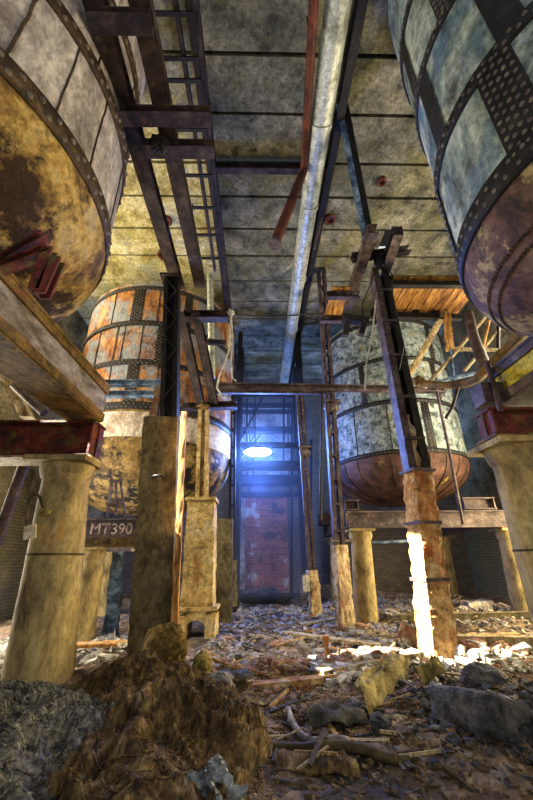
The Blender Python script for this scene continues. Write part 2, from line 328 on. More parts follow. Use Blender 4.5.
joints = [.45, 1.45, 2.48, 3.5, 4.48, 5.51, 6.38, 7.37, 8.36, 9.45, 10.5, 11.54, 12.71, 13.89, 15.05, 16.25, 17.0]
mb = MB()
for k in range(len(joints)-1):
    y0, y1 = joints[k]+.035, joints[k+1]-.035
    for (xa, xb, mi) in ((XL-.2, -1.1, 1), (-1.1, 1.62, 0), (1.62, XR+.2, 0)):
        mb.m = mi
        if k == 7 and xa == 1.62:           # a slab with a hole knocked through
            mb.box(((xa+3.62)/2, (y0+y1)/2, CZ+.07), (3.62-xa, y1-y0, .14)); mb.box(((4.0+xb)/2, (y0+y1)/2, CZ+.07), (xb-4.0, y1-y0, .14)); continue
        mb.box(((xa+xb)/2, (y0+y1)/2, CZ+.07+.01*random.uniform(-1, 1)), (xb-xa, y1-y0, .14))
mb.m = 2
mb.box(((XL+3.55)/2-.1, 8.5, CZ+.22), (3.55-XL+.2, 17.2, .12)); mb.box(((3.95+XR)/2+.1, 8.5, CZ+.22), (XR-3.95+.2, 17.2, .12))
mb.box((3.75, 4.0, CZ+.22), (.4, 8.2, .12)); mb.box((3.75, 13.2, CZ+.22), (.4, 7.8, .12))
tag(mb.build('ceiling', [M['ceil'], M['ceil_warm_lit'], M['roof']]), kind='structure')

def wall_x(name, x, sgn, holes, mats, y0=-1.0, y1=YR):
    """a side wall at x, with rectangular openings (ya, yb, za, zb)"""
    ys = sorted({y0, y1, *[h[0] for h in holes], *[h[1] for h in holes]}); zs = sorted({-.2, CZ+.2, 3.0, *[h[2] for h in holes], *[h[3] for h in holes]})
    mb = MB()
    for a, b in zip(ys[:-1], ys[1:]):
        for c, d in zip(zs[:-1], zs[1:]):
            ym, zm = (a+b)/2, (c+d)/2
            if any(h[0] < ym < h[1] and h[2] < zm < h[3] for h in holes): continue
            mb.m = 1 if zm < 3 else 0
            mb.box((x+sgn*.15, ym, zm), (.3, b-a, d-c))
    return tag(mb.build(name, mats), kind='structure')
M['brick_side'] = brickmat('greenish_brick', '#6a6a54', '#7c785c', '#45433a', axis='YZ', stain=[('#8a8468', .52, .62)])
wall_x('wall_left', XL, -1, [(4.6, 5.36, 6.3, 9.75)], [M['plaster'], M['brick_side']])  # tall slit added to throw the sun strip across floor and post
wall_x('wall_right', XR, 1, [], [M['plaster'], M['brick_side']])
mb = MB(); mb.box(((XL+XR)/2, YR+.15, 5), (XR-XL+.6, .3, 10.6))
tag(mb.build('wall_rear', M['brick_rear']), kind='structure')
mb = MB(); mb.box((-.85, YR-.04, 2.1), (.5, .1, 3.9)); mb.m = 1; mb.box((.32, YR-.05, 2.1), (1.84, .12, 3.9)); mb.m = 0
mb.box((.1, YR-.05, 6.6), (2.9, .1, 3.6))
tag(mb.build('trim_1', [M['plaster_pale'], M['brick_red']]), kind='structure')
mb = MB(); mb.box((5.3, 14.5, 2.2), (4.8, .3, 4.4)); mb.box((2.2, 14.2, .3), (1.5, .3, .6))
tag(mb.build('wall_right_rear', M['brick_rear']), kind='structure')

# ------------------------------------------------------------------ tanks
def tank(name, label, group, c, r, zs, top, courses, hoop_m, dish_m, dish, hoop_w, rows, straps=(), seams=(), roof=None, rs=.022, seam_pitch=None, base_hoop=True):
    """zs: hoop heights from the top down, the last being the joint with the dish"""
    cx, cy = c
    t = thing(name, (cx, cy, zs[-1]-dish[-1][1]), label, 'tank', group)
    lv = [top]+list(zs)
    for k in range(len(lv)-1):
        mb = MB(); mb.revolve([(r, lv[k+1]), (r, lv[k])], (cx, cy), 96)
        mb.build('shell_course', courses[min(k, len(courses)-1)], t)
    for k, z in enumerate(zs):
        mb = MB(); hw = hoop_w[k] if isinstance(hoop_w, (list, tuple)) else hoop_w
        mb.revolve([(r, z-hw/2), (r+.03, z-hw/2), (r+.03, z+hw/2), (r, z+hw/2)], (cx, cy), 96)
        n = int(2*PI*r/(rs*5.2))
        for q in range(rows):
            zz = z+(q-(rows-1)/2)*(hw/max(rows, 1))*.85
            for i in range(n):
                a = 2*PI*(i+.5*(q % 2))/n
                d = Vector((math.cos(a), math.sin(a), 0)); mb.m = 1; mb.rivet((cx+d.x*(r+.03), cy+d.y*(r+.03), zz), d, rs)
        mb.build('hoop', [hoop_m, M['rivet']], t)
    for (k, ang, wd, rr) in straps:       # riveted vertical butt straps
        z1, z0 = lv[k], lv[k+1]; mb = MB(); da = math.degrees(wd/2/r)
        mb.revolve([(r, z0), (r+.022, z0), (r+.022, z1), (r, z1)], (cx, cy), 6, ang-da, ang+da)
        nz = int((z1-z0)/(rs*4.6))
        for q in range(rr):
            a = R_(ang)+(q-(rr-1)/2)*wd/max(rr, 1)/r*.9
            d = Vector((math.cos(a), math.sin(a), 0))
            mb.m = 1
            for i in range(nz):
                mb.rivet((cx+d.x*(r+.022), cy+d.y*(r+.022), z0+(z1-z0)*(i+.5+.5*(q % 2))/(nz+.5)), d, rs)
        mb.build('strap', [hoop_m, M['rivet']], t)
    for (k, ang, wd) in seams:            # thin wandering joints of the plates
        z1, z0 = lv[k], lv[k+1]; pts = []
        for i in range(15):
            f = i/14; a = R_(ang)+.008*noise.noise(Vector((ang, f*6, k)))
            pts.append((cx+(r+.004)*math.cos(a), cy+(r+.004)*math.sin(a), z0+(z1-z0)*f))
        mb = MB(); mb.tube(pts, wd, 6); mb.build('seam', hoop_m, t)
    mb = MB(); mb.revolve([(max(q[0], .001), zs[-1]-q[1]) for q in dish], (cx, cy), 96); mb.build('dish_bottom', dish_m, t)
    mb = MB(); mb.revolve(roof or [(r, top), (r*.6, top+.12), (.001, top+.16)], (cx, cy), 64); mb.build('tank_roof', M['hoop'], t)
    return t
def dishprof(r, d, n=14, p=2.0, rim=0.0):
    out = [(r, 0)]
    for i in range(1, n+1):
        s = i/n; out.append((r*max(0, 1-s**p)**(1/p), rim+d*s))
    return out
LC, RC, MLC, MRC = (-4.1, 2.83), (3.66, 2.29), (-3.45, 11.3), (4.56, 11.72)
# near left
dl = dishprof(2.2, 1.25, p=2.4)
near_left = tank('riveted_tank', 'huge near left tank with limewashed plates and an ochre scaled belly', 'four riveted tanks', LC, 2.2, [8.2, 6.78, 5.33], 9.7,
     [M['plate_grey']]*3, M['hoop_rust'], M['dish_gold'], dl, [.2, .22, .26], 2, seams=[(2, -18.5, .012), (2, -4.5, .012), (2, -31, .016), (2, 17, .01), (1, -12, .012), (1, 8, .012), (2, -46, .012)], rs=.036)
# near right
dr = dishprof(1.58, .87, p=2.6)
near_right = tank('riveted_tank', 'huge near right tank with verdigris plates between black checkered straps', 'four riveted tanks', RC, 1.58, [8.35, 7.05, 5.66, 4.39], 9.82,
     [M['plate_green']]*3, M['hoop'], M['dish_brown'], dr, [.14, .13, .16, .26], 2, straps=[(2, 172.5, .25, 0), (3, -160.0, .34, 5), (2, -152, .25, 0), (3, 150, .2, 3), (1, -165, .25, 4), (1, 165, .2, 0)], rs=.024)
for ds in (.50, .57):
    mb = MB(); sd = ds/.87; rr = 1.58*(1-sd**2.6)**(1/2.6)
    for q in range(64):
        a = R_(120+q*1.8); mb.rivet((RC[0]+rr*math.cos(a), RC[1]+rr*math.sin(a), 4.39-ds), (math.cos(a), math.sin(a), -.8), .024)
    mb.build('rivet_row', M['hoop_rust'], near_right)
# middle left
dm = [(2.53, 0), (2.53, .86), (2.5, .92)]+[(2.5*max(0, 1-(i/10)**2.2)**(1/2.2), .92+1.62*i/10) for i in range(1, 11)]
mid_left = tank('riveted_tank', 'orange rusted tank with black lattice hoops behind the left pillar', 'four riveted tanks', MLC, 2.53, [9.08, 7.78, 6.47, 5.16], 9.27,
     [M['plate_rust'], M['plate_rust'], M['plate_rust'], M['plate_rust'], M['plate_rust']], M['hoop'], M['dish_black'], dm, [.14, .16, .16, .2], 2,
     straps=[(1, -94, .34, 4), (2, -75, .3, 4), (3, -90, .3, 4), (1, -60, .24, 3), (2, -120, .05, 0), (2, -105, .04, 0)],
     seams=[(1, -112, .018), (1, -80, .018), (2, -100, .016), (2, -88, .016), (3, -105, .016), (3, -75, .016)],
     roof=[(2.53, 9.27), (2.3, 9.45), (1.6, 9.66), (.7, 9.76), (.001, 9.78)], rs=.024)
mb = MB(); mb.revolve([(2.55, 4.30), (2.55, 4.99)], MLC, 64); mb.build('shell_band', M['plate_pale'], mid_left)
# middle right
dmr = [(2.12, 0), (2.12, .08)]+[(2.12*max(0, 1-(i/12)**2.1)**(1/2.1), .08+1.15*i/12) for i in range(1, 13)]
mid_right = tank('riveted_tank', 'grey blue mottled tank with a red brown belly behind the broken post', 'four riveted tanks', MRC, 2.12, [8.53, 7.11, 5.67, 4.15], 8.7,
     [M['plate_blue']]*5, M['hoop'], M['dish_red'], dmr, [.14, .13, .13, .12], 1, straps=[(3, -82, .22, 2), (1, -62, .2, 2), (2, -128, .16, 2), (2, -66, .2, 2)], seams=[(1, -100, .016), (3, -112, .014), (3, -140, .014)], rs=.022)
mb = MB()
for ang in range(-170, 0, 14):
    pts = []
    for i in range(12):
        s = i/12; rr = 2.125*max(0, 1-s**2.1)**(1/2.1); pts.append((MRC[0]+rr*math.cos(R_(ang)), MRC[1]+rr*math.sin(R_(ang)), 4.06-1.155*s))
    mb.tube(pts, .012, 5)
mb.build('dish_seams', M['hoop_rust'], mid_right)
# red bracket frame bolted under the near left belly
br = MB(); 
mb = MB()
for a, b in (((2, 262), (46, 236)), ((50, 250), (36, 292)), ((58, 260), (42, 296)), ((2, 268), (50, 250))):
    mb.channel(at(*a, 2.55), at(*b, 2.55), .10, .10, .02, side=1)
mb.build('support_bracket', M['red'], near_left)

# ------------------------------------------------------------------ near columns and girders
def column(name, label, base, top, r0, r1, m=None, cap=(.46, .12), group=None, band=True):
    base, top = Vector(base), Vector(top)
    t = thing(name, base, label, 'column', group)
    mb = MB(); n = 28; pts = []; rr = []
    for i in range(n+1):
        f = i/n; pts.append(base.lerp(top, f)); rr.append(r0+(r1-r0)*f+.006*noise.noise(Vector((f*9, base.x, base.y))))
    mb.tube(pts, rr, 28); mb.build('shaft', m or M['column'], t)
    if cap:
        mb = MB(); mb.box(top+Vector((0, 0, cap[1]*.7)), (cap[0]*2, cap[0]*2, cap[1]*.55)); mb.revolve([(r1+.01, -.16), (r1+.05, -.06), (cap[0]*.88, .05)], (top.x, top.y, top.z), 28)
        mb.build('capital', M['column'], t)
    if band:
        f = .58; c = base.lerp(top, f); rb = r0+(r1-r0)*f
        mb = MB(); mb.revolve([(rb, -.012), (rb+.01, -.012), (rb+.01, .012), (rb, .012)], c, 28); mb.build('band', M['hose'], t)
    return t
col_l = column('concrete_column', 'thick stained column at the near left under the red beam', (-2.66, 5.4, -.1), (-2.86, 5.4, 2.66), .40, .31, cap=(.43, .13))
col_r = column('concrete_column', 'thick column at the near right edge, lit along its left side', (3.30, 4.44, -.1), (3.26, 4.44, 2.62), .34, .262, cap=(.38, .13))
# hook loop and tag on the left column
t = thing('hanging_loop', at(32, 505, 4.95), 'bent iron loop hanging on the thick near left column', 'loop')
mb = MB(); mb.tube([at(x, y, 4.98) for x, y in ((27, 530), (27, 512), (29, 499), (34, 494), (40, 497), (43, 508), (47, 514))], .022, 8); mb.build('strap_loop', M['hose'], t)
mb = MB(); mb.lump(at(43, 512, 4.97), (.09, .05, .05), 2, .4, 3, 4); mb.build('knot', M['tarp'], t)
p = at(30, 532, 4.96); mb = MB(); mb.box(p, (.15, .02, .17), Matrix.Rotation(-.2, 3, 'Y'))
tag(mb.build('paper_tag', M['cream'], base=p), 'small cream tag under the iron loop on the near left column', 'tag')

# left girder (runs away from the camera) and the red cross beam it sits on
GX = -2.62
def girder(name, label, x, side, y0, y1, zb, zt, wd, web_m, fl_m):
    t = thing(name, (x, (y0+y1)/2, zb), label, 'girder')
    mb = MB(); mb.box((x+side*(wd/2-.03), (y0+y1)/2, (zb+zt)/2), (.03, y1-y0, zt-zb-.06)); mb.build('web', web_m, t)
    mb = MB(); mb.box((x, (y0+y1)/2, zb), (wd, y1-y0, .04)); 
    k = 0
    while y0+k*.16 < y1-.05:
        for s in (-.42, .42): mb.rivet((x+s*wd, y0+.08+k*.16, zb-.02), (0, 0, -1), .017)
        k += 1
    mb.box((x+side*(wd/2), (y0+y1)/2, zb+.06), (.035, y1-y0, .12)); mb.build('bottom_flange', fl_m, t)
    mb = MB(); mb.box((x, (y0+y1)/2, zt), (wd+.06, y1-y0, .04)); mb.box((x+side*(wd/2), (y0+y1)/2, zt-.06), (.035, y1-y0, .12))
    k = 0
    while y0+k*.16 < y1-.05:
        mb.rivet((x+side*(wd/2+.02), y0+.08+k*.16, zt-.06), (side, 0, 0), .017); k += 1
    mb.build('top_flange', fl_m, t)
    mb = MB(); mb.box((x-side*(wd/2-.05), (y0+y1)/2, (zb+zt)/2), (.03, y1-y0, zt-zb-.06)); mb.build('inner_web', fl_m, t)
    return t
girder('box_girder', 'rusty riveted girder running overhead into the red beam at left', -2.72, 1, .4, 5.35, 3.42, 4.0, .52, M['girder_web'], M['girder'])
girder('box_girder', 'rusty girder with flaked yellow web at the right edge under the tank', 3.40, -1, .3, 4.32, 3.26, 3.74, .44, M['yellow_web'], M['mauve'])
def cross_beam(name, label, a, b, wd, h, m, plate=None):
    a, b = Vector(a), Vector(b); t = thing(name, a.lerp(b, .5)-Vector((0, 0, h/2)), label, 'beam')
    mb = MB(); mb.ibeam(a, b, wd, h, .035); mb.build('beam_body', m, t)
    ud = (b-a).normalized(); ra = math.atan2(ud.y, ud.x)
    for q, sg in ((a, 1), (b, -1)):
        mb = MB(); mb.box(q+ud*.04*sg, (.03, wd, h-.05), Matrix.Rotation(ra, 3, 'Z')); mb.build('end_stiffener', m, t)
    if plate:
        mb = MB(); mb.box(a.lerp(b, .5)-Vector((0, 0, h/2+.02)), (abs((b-a).x)+.1 if abs((b-a).x) > .3 else wd+.1, wd+.12, .03)); mb.build('bearing_plate', plate, t)
    return t
cross_beam('red_beam', 'red painted beam lying across the near left column', (-6.4, 5.38, 3.10), (-2.48, 5.38, 3.10), .40, .56, M['red'], M['wood_pale'])
cross_beam('red_beam', 'red and yellow beam on top of the near right column', (2.98, 4.44, 3.01), (6.6, 4.44, 3.01), .34, .38, M['red'], M['girder'])

# ------------------------------------------------------------------ supports of the middle tanks
def text_mesh(body, size, depth=.004):
    cu = bpy.data.curves.new('lettering', 'FONT'); cu.body = body; cu.size = size; cu.extrude = depth; cu.align_x = 'CENTER'
    o = bpy.data.objects.new('lettering', cu); COL.objects.link(o)
    dg = bpy.context.evaluated_depsgraph_get(); me = bpy.data.meshes.new_from_object(o.evaluated_get(dg))
    bpy.data.objects.remove(o); bpy.data.curves.remove(cu); return me
# right
cols = [((2.42, 9.35), .27, 'round column under the front left corner of the mottled tank girders'), ((6.2, 9.55), .27, 'round column right of the broken post under the mottled tank'),
        ((2.6, 13.3), .25, 'dim round column under the far left corner of the mottled tank'), ((6.3, 13.3), .25, 'dim round column under the far right corner of the mottled tank')]
for (x, y), r, lb in cols:
    column('tank_column', lb, (x-.02, y, .0), (x+.06, y, 1.98), r, r*.86, cap=(.30, .10), band=False)
cross_beam('tank_girder', 'mauve front girder carrying the mottled tank', (2.12, 9.4, 2.30), (6.55, 9.4, 2.30), .26, .40, M['mauve'])
cross_beam('tank_girder', 'mauve girder along the left side under the mottled tank', (2.4, 9.6, 2.32), (2.4, 13.5, 2.32), .24, .36, M['mauve'])
cross_beam('tank_girder', 'mauve girder along the right side under the mottled tank', (6.2, 9.6, 2.32), (6.2, 13.5, 2.32), .24, .36, M['mauve'])
cross_beam('tank_girder', 'dim rear girder under the mottled tank', (2.1, 13.35, 2.70), (6.55, 13.35, 2.70), .26, .40, M['mauve'])
cross_beam('girder_stub', 'short mauve channel stub on the right end of the mottled tank girder', (5.2, 9.5, 2.68), (6.05, 9.5, 2.68), .28, .30, M['mauve'])
cross_beam('girder_stub', 'short mauve stub on the left end of the mottled tank girder', (2.15, 9.5, 2.66), (2.55, 9.5, 2.66), .26, .26, M['mauve'])
# left
for (x, y, r, lb) in ((-3.45, 8.25, .27, 'pale round column under the lettered girder at left'), (-4.35, 8.6, .22, 'slim round column left of the pale one under the lettered girder'), (-2.75, 9.6, .20, 'round column behind the lettered girder beside the dark red post'), (-4.5, 12.0, .24, 'dim round column far behind the lettered girder')):
    column('tank_column', lb, (x, y, .0), (x-.03, y, 1.60), r, r*.86, cap=(.26, .08), band=False)
t = cross_beam('tank_girder', 'brown girder with white stencilled lettering below the orange tank', (-4.5, 8.1, 2.06), (-1.95, 8.1, 2.06), .26, .36, M['mauve'])
for body, px_ in (('MT', 99), ('390', 121)):
    me = text_mesh(body, .30); me.materials.append(M['white'])
    o = bpy.data.objects.new('stencil_letters' if body == 'MT' else 'stencil_numerals', me); COL.objects.link(o); o.parent = t
    tx = at(px_, 534, 7.955); o.location = Vector((tx.x, 7.955, tx.z))-Vector(t.location); o.rotation_euler = (PI/2, 0, 0); o['label'] = 'white stencilled '+body+' on the girder'
cross_beam('tank_girder', 'olive lower beam just below the lettered girder', (-4.5, 8.25, 1.78), (-2.3, 8.25, 1.78), .22, .2, M['girder'])
cross_beam('tank_girder', 'dim rear girder under the orange tank', (-5.2, 12.0, 1.86), (-1.0, 12.0, 1.86), .26, .36, M['mauve'])
mb = MB(); p = Vector((-3.05, 8.05, .0)); mb.rough((-3.0, 8.6, 0), (-3.05, 8.6, 1.6), .24, .24, seg=14, amp=.02, seed=5); tag(mb.build('timber_prop', M['blueish'], base=(-3, 8.6, 0)), 'blue painted square prop between the round columns at left', 'prop')
mb = MB(); mb.rough((-3.95, 8.5, 0), (-3.9, 8.5, 1.6), .20, .2, seg=14, amp=.02, seed=6); tag(mb.build('timber_prop', M['blueish'], base=(-3.95, 8.5, 0)), 'narrow blue prop left of the pale round column', 'prop')
mb = MB(); mb.rough((-2.55, 9.0, 0), (-2.58, 9.0, 1.9), .22, .2, seg=14, amp=.02, seed=7); tag(mb.build('timber_prop', M['red'], base=(-2.55, 9.0, 0)), 'dark red post in the shade left of the olive pillar', 'prop')
# A shaped stand on the lettered girder
t = thing('trestle_stand', (-3.0, 8.05, 2.24), 'small grey trestle stand on the lettered girder', 'stand')
b0, b1, b2, b3 = at(107, 517, 8.05), at(112, 478, 8.05), at(120, 478, 8.05), at(125, 517, 8.05)
mb = MB(); mb.bar(b0, b1, .05, .05); mb.build('leg', M['mauve'], t)
for q in ((b3, b2), (at(116, 516, 8.05), at(116, 480, 8.05))):
    mb = MB(); mb.bar(*q, .045, .045); mb.build('leg', M['mauve'], t)
for q in ((106, 123, 503), (109, 123, 481)):
    mb = MB(); mb.bar(at(q[0], q[2], 8.03), at(q[1], q[2], 8.03), .05, .06); mb.build('rung', M['mauve'], t)

# ------------------------------------------------------------------ left pillar and the posts along the aisle
t = thing('concrete_pillar', (-1.7, 6.2, 0), 'broad olive concrete pillar standing left of the aisle', 'pillar')
mb = MB(); pl0, pl1 = at(128, 635, 5.95), at(143, 420, 5.95); k_ = (pl1.x-pl0.x)/(pl1.z-pl0.z); xb, xt = pl0.x+k_*(-.1-pl0.z)+.30, pl0.x+k_*(3.74-pl0.z)+.30
mb.rough((xb, 6.22, -.1), (xt, 6.22, 3.74), .60, .54, .60, .54, seg=70, amp=.010, seed=2, freq=5.5, per=14); mb.build('shaft', M['pillar'], t)
mb = MB()
p = at(158, 478, 5.92); mb.tube([p+Vector((-.1, 0, 0)), p+Vector((-.05, -.05, .03)), p+Vector((.05, -.05, .03)), p+Vector((.1, 0, 0))], .018, 6); mb.build('iron_staple', M['dark'], t)
t = thing('steel_stanchion', (-1.85, 6.2, 3.76), 'dark latticed steel stanchion standing on the olive pillar', 'stanchion')
a, b = Vector((xt+.10, 6.22, 3.74)), Vector((-1.90, 6.22, 7.02))
for s in (-1, 1):
    mb = MB(); mb.channel(a+Vector((s*.11, 0, 0)), b+Vector((s*.11, 0, 0)), .09, .26, .02, upv=(0, 1, 0), side=s); mb.build('channel', M['dark'], t)
mb = MB()
for k in range(9):
    z0 = a.lerp(b, k/9); z1 = a.lerp(b, (k+1)/9); s = 1 if k % 2 else -1
    mb.bar(z0+Vector((-.11*s, -.14, 0)), z1+Vector((.12*s, -.14, 0)), .05, .015)
mb.build('lacing', M['dark'], t)
mb = MB(); mb.bar(a+Vector((0, .05, 0)), b+Vector((0, .05, 0)), .2, .03, upv=(0, 1, 0)); mb.build('web_plate', M['dark'], t)
mb = MB(); mb.box(b+Vector((0, 0, .03)), (.46, .46, .05)); mb.build('head_plate', M['brown'], t)
mb = MB(); mb.rough(at(153, 418, 6.2), at(160, 386, 6.2), .14, .1, seg=8, amp=.02, seed=9, freq=5); tag(mb.build('broken_batten', M['post_pale'], base=at(153, 418, 6.2)), 'short peeling batten upright on top of the olive pillar', 'batten')
mb = MB(); mb.rough(at(174, 634, 5.86), at(184, 412, 5.86), .10, .07, seg=30, amp=.012, seed=4, freq=4); tag(mb.build('timber_plank', M['wood_x'], base=at(174, 634, 5.86)), 'tall orange plank leaning upright beside the olive pillar', 'plank')

t = thing('brick_pillar', (-1.28, 8.6, 0), 'ochre rendered pillar with plinth carrying a steel post at left', 'pillar')
mb = MB(); mb.rough((-1.26, 8.6, .5), (-1.31, 8.6, 2.62), .66, .6, .60, .56, seg=34, amp=.018, seed=8, freq=3, per=8); mb.build('shaft', M['pillar_ochre'], t)
mb = MB(); mb.box((-1.31, 8.6, 2.68), (.68, .64, .07)); mb.build('cap_slab', M['pillar_ochre'], t)
mb = MB()
for s in (-1, 1): mb.rough((-1.24+s*.28, 8.56, -.1), (-1.24+s*.28, 8.56, .42), .2, .74, seg=6, amp=.015, seed=3+s)
prev = None
for k in range(9):
    a0 = PI*k/8; q = Vector((-1.24-.2*math.cos(a0), 8.56, .18+.16*math.sin(a0)))
    if prev is not None:
        m_ = (prev+q)/2; mb.add([(prev.x, 8.2, prev.z), (q.x, 8.2, q.z), (q.x, 8.2, .52), (prev.x, 8.2, .52), (prev.x, 8.92, prev.z), (q.x, 8.92, q.z), (q.x, 8.92, .52), (prev.x, 8.92, .52)],
               [(0, 1, 2, 3), (5, 4, 7, 6), (1, 0, 4, 5), (3, 2, 6, 7)])
    prev = q
mb.box((-1.24, 8.56, .53), (.8, .76, .06)); mb.build('plinth', M['pillar_ochre'], t)
t = thing('steel_post', (-1.36, 8.6, 2.72), 'rusty yellowed steel post on the ochre pillar', 'post')
a, b = Vector((-1.33, 8.6, 2.71)), Vector((-1.42, 8.6, 5.0))
for s in (-1, 1):
    mb = MB(); mb.channel(a+Vector((s*.10, 0, 0)), b+Vector((s*.09, 0, 0)), .09, .2, .02, upv=(0, 1, 0), side=-s); mb.build('channel', M['pillar_ochre'], t)
mb = MB(); mb.rough(a+Vector((0, .02, 0)), b+Vector((0, .02, 0)), .12, .12, seg=20, amp=.02, seed=1, freq=5); mb.build('core', M['post_pale'], t)
mb = MB(); mb.lump(b, (.22, .2, .10), 2, .3, 3, 2); mb.build('head', M['girder'], t)
mb = MB(); mb.rough((-.86, 10.0, .0), (-.9, 10.0, 2.4), .42, .4, seg=20, amp=.02, seed=14); tag(mb.build('concrete_pier', M['pillar'], base=(-.86, 10.0, 0)), 'dim concrete pier behind the ochre pillar', 'pier')

# broken post at right
t = thing('broken_post', (2.5, 6.08, 0), 'leaning spalled concrete post with sunlit left face right of the aisle', 'post')
base, mid, top = Vector((2.52, 6.08, -.1)), at(417, 470, 6.08), at(378, 272, 6.08)
mb = MB(); mb.rough(base, mid, .42, .38, .37, .33, seg=90, amp=.022, seed=21, freq=6.5, rotz=R_(14), per=10); mb.build('concrete_casing', M['post'], t)
for f, q in ((.42, .43), (.70, .42), (.99, .44)):
    c = base.lerp(mid, f); mb = MB(); mb.box(c, (q, q*.91, .05), Matrix.Rotation(R_(14), 3, 'Z')); mb.build('iron_band', M['mauve'], t)
for s, m_ in ((-1, M['mauve']), (1, M['dark'])):
    mb = MB(); mb.channel(mid+Vector((s*.12, 0, 0)), top+Vector((s*.10, 0, 0)), .13, .28, .025, upv=(0, 1, 0), side=s); mb.build('steel_channel', m_, t)
for f in (.12, .3, .5, .68, .86):
    mb = MB(); mb.box(mid.lerp(top, f), (.36, .33, .05)); mb.build('batten_plate', M['mauve'], t)
mb = MB(); mb.rough(mid.lerp(top, .0)+Vector((-.02, -.02, 0)), mid.lerp(top, .22)+Vector((-.04, -.02, 0)), .18, .2, seg=14, amp=.05, seed=31, freq=5); mb.build('old_core', M['post_pale'], t)

def lattice_post(name, label, pts, wd, mats, joint=None):
    pts = [Vector(p) for p in pts]; t = thing(name, pts[0], label, 'post')
    mb = MB(); mb.rough(pts[0], pts[1], wd*1.3, wd*1.2, wd*1.15, wd*1.1, seg=40, amp=.022, seed=int(wd*100)+3, freq=6, per=6, rotz=.3); mb.build('concrete_casing', mats[0], t)
    for s in (-1, 1):
        mb = MB(); mb.channel(pts[1]+Vector((s*wd*.33, 0, 0)), pts[2]+Vector((s*wd*.33, 0, 0)), wd*.34, wd*.9, .02, upv=(0, 1, 0), side=s); mb.build('steel_channel', mats[1], t)
    for k in range(int((pts[2]-pts[1]).length/.6)):
        f = (k+.5)*.6/(pts[2]-pts[1]).length; mb = MB(); mb.box(pts[1].lerp(pts[2], f), (wd*1.05, wd*.95, .05)); mb.build('batten_plate', mats[1], t)
    if joint:
        mb = MB(); mb.lump(joint, (wd*.75, wd*.7, .14), 2, .35, 3, 5); mb.box(Vector(joint)+Vector((0, 0, .16)), (wd*1.9, wd*1.5, .05)); mb.build('joint', M['mauve'], t)
    return t
lattice_post('aisle_post', 'slim peeling post in front of the mottled tank, right side of aisle', [at(347, 636, 8.9), at(339, 545, 8.9), at(321, 270, 8.9)], .26, (M['post_pale'], M['mauve']), at(331, 408, 8.9))
lattice_post('aisle_post', 'far slim post right of the brick panel, near the blue light', [at(316, 622, 10.7), at(312, 570, 10.7), at(299, 392, 10.7)], .22, (M['post_pale'], M['mauve']), at(305, 453, 10.7))
lattice_post('aisle_post', 'far dark post left of the brick panel', [at(232, 606, 11.2), at(232, 560, 11.2), at(233, 372, 11.2)], .2, (M['pillar'], M['dark']))

# ------------------------------------------------------------------ overhead steelwork
t = thing('overhead_frame', (-1.6, 3.5, 7.0), 'pair of long brown channels overhead at left with cross pieces', 'frame')
for x in (-1.84, -1.33):
    mb = MB(); mb.channel((x, .6, 7.2), (x, 6.42, 7.14), .24, .2, .025, side=1 if x < -1.5 else -1); mb.bar((x, .6, 7.11), (x, 6.42, 7.05), .24, .02); mb.build('long_channel', M['brown'], t)
for (y, x0, x1) in ((2.95, -1.95, -.66), (3.38, -1.68, -.66), (2.0, -1.9, -1.2)):
    mb = MB(); mb.channel((x0, y, 7.0), (x1, y, 7.0), .16, .18, .02); mb.bar((x0, y, 6.9), (x1, y, 6.9), .19, .02); mb.build('cross_channel', M['brown'], t)
mb = MB(); mb.lump((-1.45, 3.32, 6.98), (.16, .12, .12), 2, .3, 3, 6); mb.build('bearing', M['dark'], t)
t = thing('ceiling_ladder', (-1.4, 5, 9.2), 'ladder like rail frame under the ceiling left of the pipes', 'frame')
for x in (-1.74, -1.28, -1.06):
    mb = MB(); mb.channel((x, 1.2, 9.32), (x-.02, 8.2, 9.28), .07 if x > -1.7 else .06, .16, .015); mb.build('rail', M['dark'] if x > -1.2 else M['brown'], t)
for y in (1.6, 2.2, 2.71, 3.26, 3.57, 4.37, 5.3, 6.1, 6.9, 7.7):
    mb = MB(); mb.bar((-1.76, y, 9.22), (-1.02, y, 9.22), .06, .05); mb.build('tie', M['dark'], t)
for y in (2.2, 4.4, 6.6):
    for x in (-1.06, -1.74):
        mb = MB(); mb.bar((x, y, 9.3), (x, y, CZ), .03, .03); mb.build('hanger', M['dark'], t)
mb = MB(); mb.ibeam((-1.08, .2, 9.82), (-1.14, 16.4, 9.82), .2, .36, .03); tag(mb.build('ceiling_beam', M['brown'], base=(-1.1, 8, 9.7)), 'long brown ceiling beam running away above the rail frame', 'beam')
mb = MB(); mb.ibeam((1.72, .2, 9.82), (1.55, 16.4, 9.82), .16, .36, .03); tag(mb.build('ceiling_beam', M['dark'], base=(1.6, 8, 9.7)), 'long dark ceiling beam right of the silver pipe', 'beam')
mb = MB(); mb.ibeam((-1.0, 5.5, 9.78), (1.6, 5.5, 9.78), .15, .18, .025); tag(mb.build('ceiling_beam', M['brown'], base=(.3, 5.5, 9.7)), 'short brown beam crossing the ceiling above the pipes', 'beam')

